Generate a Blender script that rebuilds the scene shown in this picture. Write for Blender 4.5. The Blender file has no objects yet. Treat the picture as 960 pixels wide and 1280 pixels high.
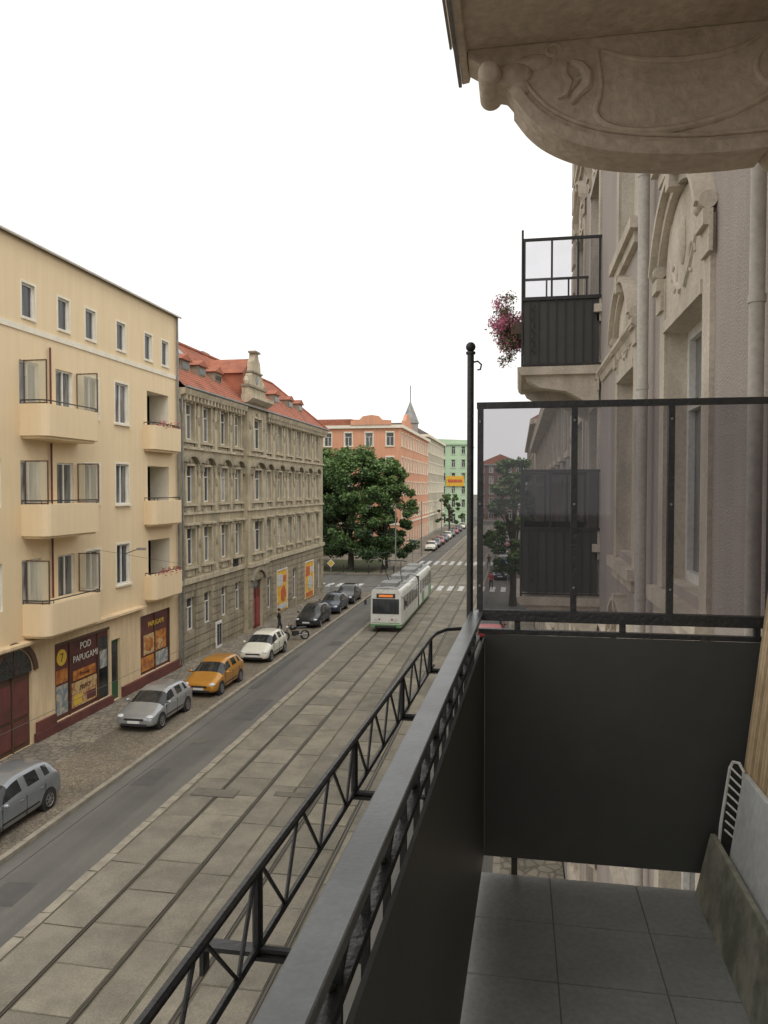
import bpy, bmesh, math, random
import numpy as np
from mathutils import Vector, Matrix
random.seed(7); np.random.seed(7)
D=bpy.data; S=bpy.context.scene; COL=S.collection
rad=math.radians
EYE=10.0
# ---------------------------------------------------------------- materials
def _mix(nt,fac,a,b,mode='MIX'):
    n=nt.nodes.new('ShaderNodeMix'); n.data_type='RGBA'; n.blend_type=mode
    for sock,val in ((n.inputs['Factor'],fac),(n.inputs[6],a),(n.inputs[7],b)):
        if hasattr(val,'default_value') or hasattr(val,'is_output'): nt.links.new(val,sock)
        elif isinstance(val,(tuple,list)): sock.default_value=(*val[:3],1)
        else: sock.default_value=val
    return n.outputs[2]
def M(name,col,rough=.7,metal=0,col2=None,scale=1.5,lo=.4,hi=.65,bump=0,bscale=30,streak=0,spec=.5,coat=0,emit=0,kind=None,ks=1.0,kcol=None,grain=.14):
    m=D.materials.new(name); m.use_nodes=True; nt=m.node_tree; N=nt.nodes; L=nt.links
    b=N['Principled BSDF']; b.inputs['Roughness'].default_value=rough; b.inputs['Metallic'].default_value=metal
    b.inputs['Specular IOR Level'].default_value=spec; b.inputs['Coat Weight'].default_value=coat
    tc=N.new('ShaderNodeTexCoord'); co=tc.outputs['Object']
    out=None
    if col2 is not None:
        n=N.new('ShaderNodeTexNoise'); n.inputs['Scale'].default_value=scale; n.inputs['Detail'].default_value=7; n.inputs['Roughness'].default_value=.62
        L.new(co,n.inputs['Vector'])
        r=N.new('ShaderNodeValToRGB'); r.color_ramp.elements[0].position=lo; r.color_ramp.elements[1].position=hi
        L.new(n.outputs['Fac'],r.inputs['Fac'])
        out=_mix(nt,r.outputs['Color'],col,col2)
    if streak:
        mp=N.new('ShaderNodeMapping'); mp.inputs['Scale'].default_value=(2.2,2.2,.16); L.new(co,mp.inputs['Vector'])
        n=N.new('ShaderNodeTexNoise'); n.inputs['Scale'].default_value=1.6; n.inputs['Detail'].default_value=8; L.new(mp.outputs[0],n.inputs['Vector'])
        r=N.new('ShaderNodeValToRGB'); r.color_ramp.elements[0].position=.38; r.color_ramp.elements[1].position=.62
        r.color_ramp.elements[0].color=(1-streak,1-streak,(1-streak)*.96,1); r.color_ramp.elements[1].color=(1,1,1,1)
        L.new(n.outputs['Fac'],r.inputs['Fac'])
        out=_mix(nt,1.0,out if out else col,r.outputs['Color'],'MULTIPLY')
    hk=None
    if kind=='cobble':
        t=N.new('ShaderNodeTexVoronoi'); t.feature='DISTANCE_TO_EDGE'; t.inputs['Scale'].default_value=ks; L.new(co,t.inputs['Vector'])
        t2=N.new('ShaderNodeTexVoronoi'); t2.inputs['Scale'].default_value=ks; L.new(co,t2.inputs['Vector'])
        r=N.new('ShaderNodeValToRGB'); r.color_ramp.elements[0].position=.0; r.color_ramp.elements[1].position=.14
        r.color_ramp.elements[0].color=(.5,.48,.44,1); L.new(t.outputs['Distance'],r.inputs['Fac'])
        out=_mix(nt,1.0,out if out else col,r.outputs['Color'],'MULTIPLY')
        bw=N.new('ShaderNodeRGBToBW'); L.new(t2.outputs['Color'],bw.inputs[0])
        r2=N.new('ShaderNodeValToRGB'); r2.color_ramp.elements[0].color=(.72,.72,.72,1); r2.color_ramp.elements[1].color=(1.15,1.13,1.08,1); L.new(bw.outputs[0],r2.inputs['Fac'])
        out=_mix(nt,1.0,out,r2.outputs['Color'],'MULTIPLY'); hk=r.outputs['Color']
    if kind=='patch':
        n2=N.new('ShaderNodeTexNoise'); n2.inputs['Scale'].default_value=1.0; mp=N.new('ShaderNodeMapping'); mp.inputs['Scale'].default_value=(1.1,.05,1); L.new(co,mp.inputs[0]); L.new(mp.outputs[0],n2.inputs['Vector']); n2.inputs['Detail'].default_value=3
        r=N.new('ShaderNodeValToRGB'); r.color_ramp.elements[0].position=.4; r.color_ramp.elements[1].position=.62
        r.color_ramp.elements[0].color=(.84,.84,.84,1); r.color_ramp.elements[1].color=(1.12,1.11,1.08,1); L.new(n2.outputs['Fac'],r.inputs['Fac'])
        out=_mix(nt,1.0,out,r.outputs['Color'],'MULTIPLY')
    n=N.new('ShaderNodeTexNoise'); n.inputs['Scale'].default_value=bscale; n.inputs['Detail'].default_value=5; L.new(co,n.inputs['Vector'])
    r=N.new('ShaderNodeValToRGB'); r.color_ramp.elements[0].color=(1-grain,1-grain,1-grain,1); r.color_ramp.elements[1].color=(1+grain*.6,1+grain*.6,1+grain*.6,1)
    r.color_ramp.elements[0].position=.3; r.color_ramp.elements[1].position=.7
    L.new(n.outputs['Fac'],r.inputs['Fac'])
    out=_mix(nt,1.0,out if out else col,r.outputs['Color'],'MULTIPLY')
    L.new(out,b.inputs['Base Color'])
    if bump:
        bp=N.new('ShaderNodeBump'); bp.inputs['Strength'].default_value=bump; bp.inputs['Distance'].default_value=.02
        L.new(hk if hk else n.outputs['Fac'],bp.inputs['Height']); L.new(bp.outputs[0],b.inputs['Normal'])
    if emit:
        b.inputs['Emission Color'].default_value=(*col,1); b.inputs['Emission Strength'].default_value=emit
    return m
def glassmat(name,col,curt=None):
    m=D.materials.new(name); m.use_nodes=True; nt=m.node_tree; b=nt.nodes['Principled BSDF']
    tc=nt.nodes.new('ShaderNodeTexCoord'); n=nt.nodes.new('ShaderNodeTexNoise'); n.inputs['Scale'].default_value=1.3
    mp=nt.nodes.new('ShaderNodeMapping'); mp.inputs['Scale'].default_value=(3,3,.5); nt.links.new(tc.outputs['Object'],mp.inputs[0]); nt.links.new(mp.outputs[0],n.inputs['Vector'])
    r=nt.nodes.new('ShaderNodeValToRGB'); r.color_ramp.elements[0].position=.42; r.color_ramp.elements[1].position=.58
    nt.links.new(n.outputs['Fac'],r.inputs['Fac'])
    o=_mix(nt,r.outputs['Color'],col,curt or tuple(c*1.8 for c in col)); nt.links.new(o,b.inputs['Base Color'])
    b.inputs['Roughness'].default_value=.06; b.inputs['Specular IOR Level'].default_value=.6
    return m
def tinted(name,tint,dfac=.05,dcol=(.35,.35,.36)):
    m=D.materials.new(name); m.use_nodes=True; nt=m.node_tree; N=nt.nodes; L=nt.links
    N.remove(N['Principled BSDF']); o=[x for x in N if x.type=='OUTPUT_MATERIAL'][0]
    t=N.new('ShaderNodeBsdfTransparent')
    tc=N.new('ShaderNodeTexCoord'); ns=N.new('ShaderNodeTexNoise'); ns.inputs['Scale'].default_value=3; ns.inputs['Detail'].default_value=6; L.new(tc.outputs['Object'],ns.inputs['Vector'])
    c=_mix(nt,ns.outputs['Fac'],tuple(x*.9 for x in tint),tuple(min(1,x*1.1) for x in tint)); L.new(c,t.inputs[0])
    g=N.new('ShaderNodeBsdfGlossy'); g.inputs['Roughness'].default_value=.03; g.inputs[0].default_value=(.9,.9,.95,1)
    f=N.new('ShaderNodeFresnel'); f.inputs['IOR'].default_value=1.45
    mx=N.new('ShaderNodeMixShader'); L.new(f.outputs[0],mx.inputs[0]); L.new(t.outputs[0],mx.inputs[1]); L.new(g.outputs[0],mx.inputs[2])
    df=N.new('ShaderNodeBsdfDiffuse'); df.inputs[0].default_value=(*dcol,1)
    m2=N.new('ShaderNodeMixShader'); m2.inputs[0].default_value=dfac; L.new(mx.outputs[0],m2.inputs[1]); L.new(df.outputs[0],m2.inputs[2]); L.new(m2.outputs[0],o.inputs[0])
    return m

asphalt=M('asphalt',(.118,.114,.105),.85,col2=(.148,.142,.128),scale=.5,lo=.35,hi=.7,bump=.3,bscale=60,kind='patch')
concslab=M('concrete_slab',(.255,.23,.18),.9,col2=(.175,.158,.125),scale=.8,bump=.4,bscale=25,grain=.22)
concslab2=M('concrete_slab_dark',(.22,.2,.157),.9,col2=(.155,.142,.113),scale=1.1,bump=.4,bscale=25,grain=.22)
concslab3=M('concrete_slab_light',(.29,.26,.2),.9,col2=(.2,.18,.14),scale=1.0,bump=.4,bscale=25,grain=.22)
joint=M('joint_dirt',(.155,.138,.1),.95,col2=(.09,.09,.055),scale=1.2)
railm=M('rail_steel',(.1,.088,.075),.45,metal=.6)
kerbm=M('kerb_stone',(.34,.305,.24),.85,col2=(.23,.205,.165),scale=2)
cobble=M('cobble',(.27,.228,.172),.9,col2=(.175,.155,.122),scale=.35,kind='cobble',ks=8.5,bump=.6,grain=.25)
paveslab=M('pavement_slab',(.28,.25,.2),.9,col2=(.19,.17,.14),scale=.6,kind='cobble',ks=3.2)
groundm=M('ground_earth',(.11,.105,.09),.95,col2=(.07,.075,.05),scale=.05)
white=M('road_paint',(.66,.66,.64),.7,col2=(.36,.36,.34),scale=3)
yel=M('yellow_stucco',(.80,.635,.415),.9,col2=(.765,.605,.395),scale=.4,streak=.04,bump=.2,bscale=40,grain=.05)
yel2=M('yellow_stucco_lower',(.77,.6,.38),.9,col2=(.66,.51,.33),scale=.5,streak=.14,bump=.2,bscale=40,grain=.06)
band=M('cream_band',(.82,.76,.62),.85,col2=(.74,.68,.55))
maroon=M('maroon_plinth',(.16,.05,.04),.7,col2=(.1,.035,.03))
stone=M('old_stucco',(.52,.445,.31),.92,col2=(.36,.305,.215),scale=.7,streak=.25,bump=.5,bscale=18)
stone2=M('rusticated_stucco',(.4,.34,.24),.92,col2=(.26,.225,.165),scale=.8,streak=.3,bump=.5,bscale=18)
orn=M('ornament_stucco',(.6,.52,.38),.9,col2=(.43,.37,.265),scale=1.5,streak=.22,bump=.4,bscale=25)
ornd=M('ornament_dark',(.33,.285,.205),.9,col2=(.22,.19,.14),scale=1.5)
tile=M('roof_tile',(.42,.15,.085),.85,col2=(.27,.1,.065),scale=1.2,bump=.5,bscale=15)
rooff=M('roof_felt',(.12,.12,.12),.9,col2=(.2,.19,.18))
zinc=M('zinc',(.3,.3,.29),.5,metal=.5,col2=(.2,.2,.19))
wframe=M('white_frame',(.76,.74,.69),.5,col2=(.66,.64,.6),scale=2)
bframe=M('brown_frame',(.1,.055,.035),.5)
G=[glassmat('glass_dark',(.035,.038,.04)),glassmat('glass_mid',(.06,.065,.068),(.18,.18,.17)),glassmat('glass_curtain',(.1,.1,.1),(.42,.41,.38))]
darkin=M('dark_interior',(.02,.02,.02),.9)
coverm=M('cover_plate',(.11,.1,.085),.8,col2=(.15,.135,.11),scale=3)
salmon=M('salmon_render',(.74,.37,.23),.9,col2=(.66,.33,.21),scale=.3,streak=.1)
cream=M('cream_render',(.56,.5,.38),.9,col2=(.43,.38,.3),scale=.4,streak=.15)
greenr=M('green_render',(.5,.66,.45),.9,col2=(.44,.58,.4),scale=.3)
greyr=M('grey_render',(.38,.35,.32),.9,col2=(.28,.26,.24),scale=.4,streak=.2)
brickd=M('dark_brick',(.19,.1,.075),.9,col2=(.12,.07,.055),scale=1)
mauve=M('mauve_roughcast',(.5,.435,.4),.95,col2=(.43,.375,.345),scale=.8,streak=.1,bump=.7,bscale=75,grain=.2)
crm=M('cream_moulding',(.68,.6,.5),.85,col2=(.52,.455,.375),scale=1.6,streak=.18,bump=.35,bscale=35)
crm2=M('console_plaster',(.72,.6,.48),.85,col2=(.52,.425,.335),scale=2.2,lo=.35,hi=.7,bump=.5,bscale=26,grain=.18)
pipem=M('downpipe_paint',(.55,.51,.45),.55,col2=(.45,.41,.36))
iron=M('black_iron',(.02,.02,.021),.42,col2=(.035,.034,.032),scale=8,bump=.2,bscale=60)
railpaint=M('handrail_paint',(.15,.158,.16),.33,metal=.3,col2=(.095,.1,.102),scale=5,lo=.38,hi=.62,bump=.05,bscale=120,grain=.1)
panel=M('grey_panel',(.058,.059,.053),.5,col2=(.046,.047,.043),scale=1.5,bump=.05,bscale=10,grain=.06)
tint=tinted('smoked_glass',(.5,.49,.515),.05)
tintdk=tinted('dark_smoked_glass',(.2,.2,.22),.08,(.12,.12,.14))
tintlt=tinted('light_smoked_glass',(.72,.72,.75),.05)
frost=tinted('frosted_screen',(.8,.8,.74),.45,(.62,.6,.5))
floortile=M('floor_tile',(.31,.318,.305),.4,col2=(.24,.247,.236),scale=2.5,bump=.1,bscale=50)
grout=M('grout',(.16,.16,.155),.9)
marble=M('mottled_slab',(.36,.345,.27),.5,col2=(.15,.155,.115),scale=6,lo=.38,hi=.6,bump=.1)
whiteb=M('pale_board',(.74,.75,.72),.5,col2=(.62,.63,.6),scale=3)
woodm=M('bamboo',(.62,.47,.29),.65,col2=(.48,.35,.2),scale=6)
woodd=M('bamboo_dark',(.45,.33,.19),.65,col2=(.33,.23,.13),scale=6)
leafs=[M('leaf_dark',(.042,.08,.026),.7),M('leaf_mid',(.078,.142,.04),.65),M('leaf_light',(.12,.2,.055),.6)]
bark=M('bark',(.07,.055,.04),.95,col2=(.04,.035,.028),scale=5,bump=.6,bscale=12)
rubber=M('rubber',(.02,.02,.02),.8)
rimm=M('alloy_rim',(.35,.35,.36),.35,metal=.8)
cglass=glassmat('car_glass',(.018,.02,.022),(.03,.033,.035))
lampw=M('headlamp_lens',(.6,.62,.64),.15); lampr=M('tail_lens',(.3,.015,.01),.25)
plastic=M('black_plastic',(.025,.025,.026),.6)
plate=M('number_plate',(.7,.7,.68),.5)
wirem=M('wire_grey',(.09,.09,.09),.6)
pinkf=M('pink_petal',(.62,.2,.32),.6); redf=M('red_petal',(.55,.04,.08),.6)

# ---------------------------------------------------------------- mesh builder
class MB:
    def __init__(s): s.v=[];s.f=[];s.m=[];s.mats=[]
    def mi(s,mat):
        if mat not in s.mats: s.mats.append(mat)
        return s.mats.index(mat)
    def poly(s,pts,mat):
        n=len(s.v); s.v+= [tuple(p) for p in pts]; s.f.append(tuple(range(n,n+len(pts)))); s.m.append(s.mi(mat))
    def hexa(s,c,mat):
        n=len(s.v); s.v+=[tuple(p) for p in c]; k=s.mi(mat)
        for q in ((0,1,3,2),(4,6,7,5),(0,4,5,1),(2,3,7,6),(0,2,6,4),(1,5,7,3)): s.f.append(tuple(n+i for i in q)); s.m.append(k)
    def box(s,x0,x1,y0,y1,z0,z1,mat): s.hexa([(x,y,z) for x in (x0,x1) for y in (y0,y1) for z in (z0,z1)],mat)
    def fb(s,F,s0,s1,z0,z1,d0,d1,mat): s.hexa([F(a,z,d) for a in (s0,s1) for z in (z0,z1) for d in (d0,d1)],mat)
    def prism(s,F,pts,d0,d1,mat):
        n=len(s.v); k=s.mi(mat); N=len(pts)
        s.v+=[F(a,z,d0) for a,z in pts]+[F(a,z,d1) for a,z in pts]
        s.f.append(tuple(range(n,n+N))); s.f.append(tuple(range(n+2*N-1,n+N-1,-1))); s.m+=[k,k]
        for i in range(N): j=(i+1)%N; s.f.append((n+i,n+j,n+N+j,n+N+i)); s.m.append(k)
    def strip(s,F,lo,hi,d0,d1,mat):
        n=len(s.v); k=s.mi(mat); N=len(lo)
        for (a,z),(c,y) in zip(lo,hi): s.v+=[F(a,z,d0),F(c,y,d0),F(c,y,d1),F(a,z,d1)]
        for i in range(N-1):
            for j in range(4): a=n+i*4+j; b=n+i*4+(j+1)%4; s.f.append((a,b,b+4,a+4)); s.m.append(k)
        s.f.append((n,n+1,n+2,n+3)); e=n+(N-1)*4; s.f.append((e+3,e+2,e+1,e)); s.m+=[k,k]
    def tube(s,pts,r,mat,n=8,closed=False):
        pts=[Vector(p) for p in pts]; base=len(s.v); k=s.mi(mat); P=len(pts)
        rs=r if isinstance(r,(list,tuple)) else [r]*P; up=None
        for i,p in enumerate(pts):
            a=pts[max(i-1,0)]; b=pts[min(i+1,P-1)]
            if closed: a=pts[(i-1)%P]; b=pts[(i+1)%P]
            t=(b-a).normalized()
            if up is None: up=Vector((0,0,1)) if abs(t.z)<.9 else Vector((1,0,0))
            x=t.cross(up)
            if x.length<1e-4: x=t.cross(Vector((0,1,0)))
            x.normalize(); y=x.cross(t).normalized(); up=y
            for j in range(n):
                an=2*math.pi*(j+.5)/n; s.v.append(tuple(p+(x*math.cos(an)+y*math.sin(an))*rs[i]))
        rng=P if closed else P-1
        for i in range(rng):
            for j in range(n):
                a=base+i*n+j; b=base+i*n+(j+1)%n; c=base+((i+1)%P)*n+(j+1)%n; d=base+((i+1)%P)*n+j
                s.f.append((a,b,c,d)); s.m.append(k)
        if not closed:
            s.f.append(tuple(base+j for j in range(n))[::-1]); s.f.append(tuple(base+(P-1)*n+j for j in range(n))); s.m+=[k,k]
    def cyl(s,a,b,r,mat,n=10,r2=None): s.tube([a,b],[r,r if r2 is None else r2],mat,n)
    def sph(s,c,r,mat,n=10,sc=(1,1,1)):
        base=len(s.v); k=s.mi(mat); R=n//2
        for i in range(1,R):
            th=math.pi*i/R
            for j in range(n):
                ph=2*math.pi*j/n; s.v.append((c[0]+r*sc[0]*math.sin(th)*math.cos(ph),c[1]+r*sc[1]*math.sin(th)*math.sin(ph),c[2]+r*sc[2]*math.cos(th)))
        t=len(s.v); s.v.append((c[0],c[1],c[2]+r*sc[2])); s.v.append((c[0],c[1],c[2]-r*sc[2]))
        for i in range(R-2):
            for j in range(n):
                s.f.append((base+i*n+j,base+(i+1)*n+j,base+(i+1)*n+(j+1)%n,base+i*n+(j+1)%n)); s.m.append(k)
        for j in range(n):
            s.f.append((t,base+j,base+(j+1)%n)); s.f.append((t+1,base+(R-2)*n+(j+1)%n,base+(R-2)*n+j)); s.m+=[k,k]
    def wall(s,F,s0,s1,z0,z1,ops,dep,mat,rev=None,d=0):
        rev=rev or mat
        ss=sorted(set([s0,s1]+[v for o in ops for v in o[:2] if s0<v<s1])); zz=sorted(set([z0,z1]+[v for o in ops for v in o[2:4] if z0<v<z1]))
        for i in range(len(ss)-1):
            for j in range(len(zz)-1):
                cs=(ss[i]+ss[i+1])/2; cz=(zz[j]+zz[j+1])/2
                if any(o[0]<cs<o[1] and o[2]<cz<o[3] for o in ops): continue
                s.poly([F(ss[i],zz[j],d),F(ss[i+1],zz[j],d),F(ss[i+1],zz[j+1],d),F(ss[i],zz[j+1],d)],mat)
        for o in ops:
            a,b,c,e=o[:4]; dp=o[4] if len(o)>4 else dep
            for p,q in (((a,c),(b,c)),((b,c),(b,e)),((b,e),(a,e)),((a,e),(a,c))):
                s.poly([F(p[0],p[1],d),F(q[0],q[1],d),F(q[0],q[1],d-dp),F(p[0],p[1],d-dp)],rev)
    def mesh(s,name,recalc=True,smooth=False):
        me=D.meshes.new(name); me.from_pydata(s.v,[],s.f)
        for mt in s.mats: me.materials.append(mt)
        me.polygons.foreach_set('material_index',s.m)
        if recalc:
            bm=bmesh.new(); bm.from_mesh(me); bmesh.ops.recalc_face_normals(bm,faces=bm.faces); bm.to_mesh(me); bm.free()
        if smooth:
            me.polygons.foreach_set('use_smooth',[True]*len(me.polygons))
            try: me.set_sharp_from_angle(angle=rad(40))
            except Exception: pass
        me.update(); return me
    def obj(s,name,parent=None,loc=(0,0,0),smooth=False,bevel=0):
        o=put(s.mesh(name,smooth=smooth),name,parent,loc)
        if bevel:
            b=o.modifiers.new('bevel','BEVEL'); b.width=bevel; b.segments=2; b.limit_method='ANGLE'
        return o
def put(me,name,parent=None,loc=(0,0,0),rot=None):
    o=D.objects.new(name,me); COL.objects.link(o); o.parent=parent; o.location=loc
    if rot: o.rotation_euler=rot
    return o
def top(name,loc,label,cat,group=None,rot=0):
    e=D.objects.new(name,None); COL.objects.link(e); e.location=loc; e.rotation_euler=(0,0,rot); e.empty_display_size=.3
    e['label']=label; e['category']=cat
    if group: e['group']=group
    return e
def struct(mb,name,**k):
    o=mb.obj(name,**k); o['kind']='structure'; return o
def clone(root,loc,rot=None,**props):
    r=root.copy(); COL.objects.link(r); r.location=loc
    if rot is not None: r.rotation_euler=(0,0,rot)
    for k,v in props.items(): r[k]=v
    def rec(src,dst):
        for c in list(src.children):
            n=c.copy(); COL.objects.link(n); n.parent=dst; rec(c,n)
    rec(root,r); return r
def FE(s,z,d): return (d,s,z)
def FW(s,z,d): return (-d,s,z)
def FS(s,z,d): return (s,-d,z)
CACHE={}
def cached(key,fn):
    if key not in CACHE: CACHE[key]=fn()
    return CACHE[key]
def window(par,F,fid,s,z,w,h,style='t',rec=.18,name='window',g=None,frame=wframe):
    g=random.choice([0,0,1,1,2]) if g is None else g
    def mk():
        b=MB(); t=.075
        for a in ((-w/2,-w/2+t,0,h),(w/2-t,w/2,0,h),(-w/2+t,w/2-t,0,t),(-w/2+t,w/2-t,h-t,h)): b.fb(F,*a,-.03,.05,frame)
        if 't' in style:
            b.fb(F,-w/2+t,w/2-t,h*.68,h*.68+.06,-.025,.055,frame); b.fb(F,-.04,.04,t,h*.68,-.022,.052,frame)
        if 'c' in style: b.fb(F,-.04,.04,t,h-t,-.022,.052,frame)
        b.fb(F,-w/2+.01,w/2-.01,.01,h-.01,-.06,0,G[g])
        return b.mesh('window')
    return put(cached((fid,w,h,style,g,frame.name),mk),name,par,F(s,z,-rec))
def arc(cx,cz,rx,rz,a0,a1,n): return [(cx+rx*math.cos(rad(a0+(a1-a0)*i/n)),cz+rz*math.sin(rad(a0+(a1-a0)*i/n))) for i in range(n+1)]
def arch_hood(b,F,w,z,rise,th,d0,d1,mat,n=12):
    a=w*.5; R=(a*a+rise*rise)/(2*rise); cz=z+rise-R; an=math.degrees(math.asin(min(1,a/R)))
    b.strip(F,arc(0,cz,R,R,90-an,90+an,n),arc(0,cz,R+th,R+th,90-an,90+an,n),d0,d1,mat)
def text(par,body,size,mat,loc,rot,name='lettering',ext=.004):
    c=D.curves.new('t','FONT'); c.body=body; c.size=size; c.align_x='CENTER'; c.align_y='CENTER'; c.extrude=ext; c.resolution_u=3
    o=D.objects.new('t',c); COL.objects.link(o); dg=bpy.context.evaluated_depsgraph_get(); dg.update()
    me=D.meshes.new_from_object(o.evaluated_get(dg)); D.objects.remove(o); me.materials.clear(); me.materials.append(mat)
    return put(me,name,par,loc,rot)
RE=(rad(90),0,rad(90)); RS=(rad(90),0,0)

# ---------------------------------------------------------------- ground & street
b=MB(); b.poly([(-900,-300,0),(900,-300,0),(900,1500,0),(-900,1500,0)],groundm); struct(b,'ground')
b=MB(); b.poly([(-13.5,-40,.006),(-.6,-40,.006),(-.6,215,.006),(-13.5,215,.006)],asphalt)
b.poly([(-13.5,72.5,.006),(-120,72.5,.006),(-120,86,.006),(-13.5,86,.006)],asphalt)
b.poly([(-.6,60,.006),(60,60,.006),(60,74,.006),(-.6,74,.006)],asphalt); struct(b,'road')
b=MB()
apatch=M('asphalt_repair',(.085,.083,.078),.85,col2=(.105,.1,.093),scale=2,bump=.3,bscale=60)
for x0,x1,y0,y1 in ((-12.9,-12.1,23.5,25.2),(-12.2,-11.3,31,34.4),(-13.3,-12.8,36,44),(-12.0,-11.2,47,48.5),(-12.8,-11.9,16,17.2)):
    b.poly([(x0,y0,.011),(x1,y0+.1,.011),(x1-.05,y1,.011),(x0+.06,y1-.08,.011)],apatch)
for x,y in ((-12.4,28.2),(-11.8,41),(-12.5,56)): b.poly([(x+.33*math.cos(a*math.pi/9),y+.33*math.sin(a*math.pi/9),.016) for a in range(18)],coverm)
struct(b,'road_repair')
b=MB()
def slabpave(x0,x1,y0,y1,mat,z=.13): b.box(x0,x1,y0,y1,-.02,z,mat)
slabpave(-16.3,-13.68,-40,71.5,cobble); slabpave(-18.5,-16.3,-40,71.5,paveslab,.134)
slabpave(-60,-13.68,87,215,paveslab); struct(b,'pavement')
b=MB(); slabpave(-.42,1.2,-40,59,paveslab); slabpave(-.42,1.2,76,215,paveslab); struct(b,'pavement')
b=MB(); y=-10
while y<215:
    if not 71.5<y<87: b.box(-13.68,-13.5,y,y+.97,-.02,.14+random.uniform(-.01,.01),kerbm)
    if not 59<y<76: b.box(-.6,-.42,y,y+.97,-.02,.14,kerbm)
    y+=1
struct(b,'kerb')
b=MB(); b.box(-11.05,-3.4,-10,215,-.01,.014,joint)
T1,T2=-8.9,-5.6
strips=[(-11.05,-10.75,1.0,kerbm),(-10.71,-9.68,3.0,None),(-9.55,-8.25,1.5,None),(-8.12,-7.25,3.0,None),(-7.21,-6.38,3.0,None),(-6.25,-4.95,1.5,None),(-4.82,-3.75,3.0,None),(-3.7,-3.42,1.0,kerbm)]
for x0,x1,L,mt in strips:
    y=-8+random.random()*L
    while y<212:
        far=y>95
        LL=L*(4 if far else 1); m=mt or random.choice([concslab,concslab,concslab2,concslab3])
        g=random.uniform(.012,.035); z=.03+random.uniform(-.006,.006); t=random.uniform(-.006,.006); u=random.uniform(-.005,.005)
        xa=x0+random.uniform(0,.035); xb=x1-random.uniform(0,.035)
        c=[(x,yy+random.uniform(-.015,.015),zz) for x in (xa,xb) for yy in (y+g,y+LL-g) for zz in (0,1)]
        c=[(x,yy,-.0 if zz==0 else z+(t if x>(x0+x1)/2 else -t)+(u if yy>y+LL/2 else -u)) for x,yy,zz in c]
        b.hexa(c,m); y+=LL
struct(b,'tram_track_paving')
for tc in (T1,T2):
    for sgn in (-1,1):
        b=MB(); x=tc+sgn*.7175; b.box(x-.028,x+.028,-10,215,0,.038,railm); b.box(x-.06,x-.03,-10,215,0,.016,darkin); struct(b,'tram_rail')
b=MB()
for (x,y,w,l) in ((-9.75,23.1,1.4,.5),(-7.2,23.5,1.1,.25)):
    for k in range(7): b.box(x-w/2,x+w/2,y+l*k/7,y+l*(k+.6)/7,.044,.05,concslab2)
    b.box(x-w/2-.05,x+w/2+.05,y-.05,y+l+.05,.03,.046,coverm)
struct(b,'track_drain')
b=MB()
for yy in (74.5,100):
    x=-13.2
    while x<-1.2:
        b.box(x,x+.5,yy,yy+(3.6 if yy<80 else 5),.04,.048,white); x+=1.05
for k in range(10): b.box(-16-k*1.05-.5,-16-k*1.05,76,78.8,.0,.014,white)
struct(b,'zebra_crossing')

# ---------------------------------------------------------------- yellow house
Y0=20.0; HY=19.4
hy=top('apartment_house',(-18.5,Y0,0),'yellow rendered apartment house with rounded balconies and ground floor shops','house')
FL=[4.55,8.35,12.15]
cols=[1.8,4.2,6.5,8.8,10.8]
ops=[]
for c in cols+[13.4]: ops.append((c-.4,c+.4,16.55,17.85))
for c in (16.1,17.95): ops.append((c-.38,c+.38,16.55,17.85))
for f in FL:
    for c in cols: ops.append((c-.6,c+.6,f+(.1 if c in(6.5,8.8) else 1.0),f+2.75))
    ops.append((12.8,14.0,f+.95,f+2.85)); ops.append((15.9,18.3,f+.1,f+2.85,1.1))
ops+=[(4.3,6.4,.1,3.0),(7.9,12.1,.5,3.7),(12.25,13.05,.15,3.0),(15.0,18.3,.65,3.65),(1.0,3.2,.6,3.3)]
b=MB(); b.wall(FE,0,19.4,0,4.05,[o for o in ops if o[3]<4.05],.22,yel2,yel2)
b.wall(FE,0,19.4,4.05,HY,[o for o in ops if o[3]>4.05],.22,yel,band)
b.box(-11,-.35,0,.02,0,HY,yel); b.box(-11,-.0,19.38,19.4,0,HY,yel); b.box(-11,-10.9,0,19.4,0,HY,yel); b.obj('wall',hy)
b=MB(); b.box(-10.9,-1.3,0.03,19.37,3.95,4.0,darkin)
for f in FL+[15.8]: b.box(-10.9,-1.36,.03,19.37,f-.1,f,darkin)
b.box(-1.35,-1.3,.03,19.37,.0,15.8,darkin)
b.obj('floor_slab',hy)
b=MB(); b.box(0.0,.05,0,19.4,16.0,16.22,band); b.obj('string_course',hy)
b=MB(); b.box(0,.14,0,4.2,0,.45,maroon); b.box(0,.14,6.5,12.2,0,.48,maroon); b.box(0,.14,13.1,19.4,0,.62,maroon)
b.box(0,.1,6.6,7.85,.48,.9,maroon); b.obj('plinth',hy)
b=MB(); b.prism(lambda s,z,d:(s,d,z),[(.16,HY),(.2,HY+.07),(-5,HY+1.2),(-11.2,HY+.4),(-11.2,HY)],-.1,19.45,rooff)
b.obj('roof',hy)
b=MB(); b.tube([(.2,-.1,HY+.02),(.2,19.5,HY+.02)],.055,wframe); b.obj('gutter',hy)
b=MB(); b.tube([(.12,19.2,HY),(.12,19.2,.3)],.06,zinc); b.obj('downpipe',hy)
b=MB(); b.prism(lambda s,z,d:(s,d,z),[(0,3.95),(.3,4.1),(.3,4.2),(0,4.25)],0,15,yel2); b.obj('cornice',hy)
def frm(w,h):
    b=MB(); b.fb(FE,-w/2-.09,-w/2,-.08,h+.09,0,.02,band); b.fb(FE,w/2,w/2+.09,-.08,h+.09,0,.02,band); b.fb(FE,-w/2,w/2,h,h+.09,0,.02,band); b.fb(FE,-w/2,w/2,-.08,0,0,.06,band); return b.mesh('window_surround')
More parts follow.
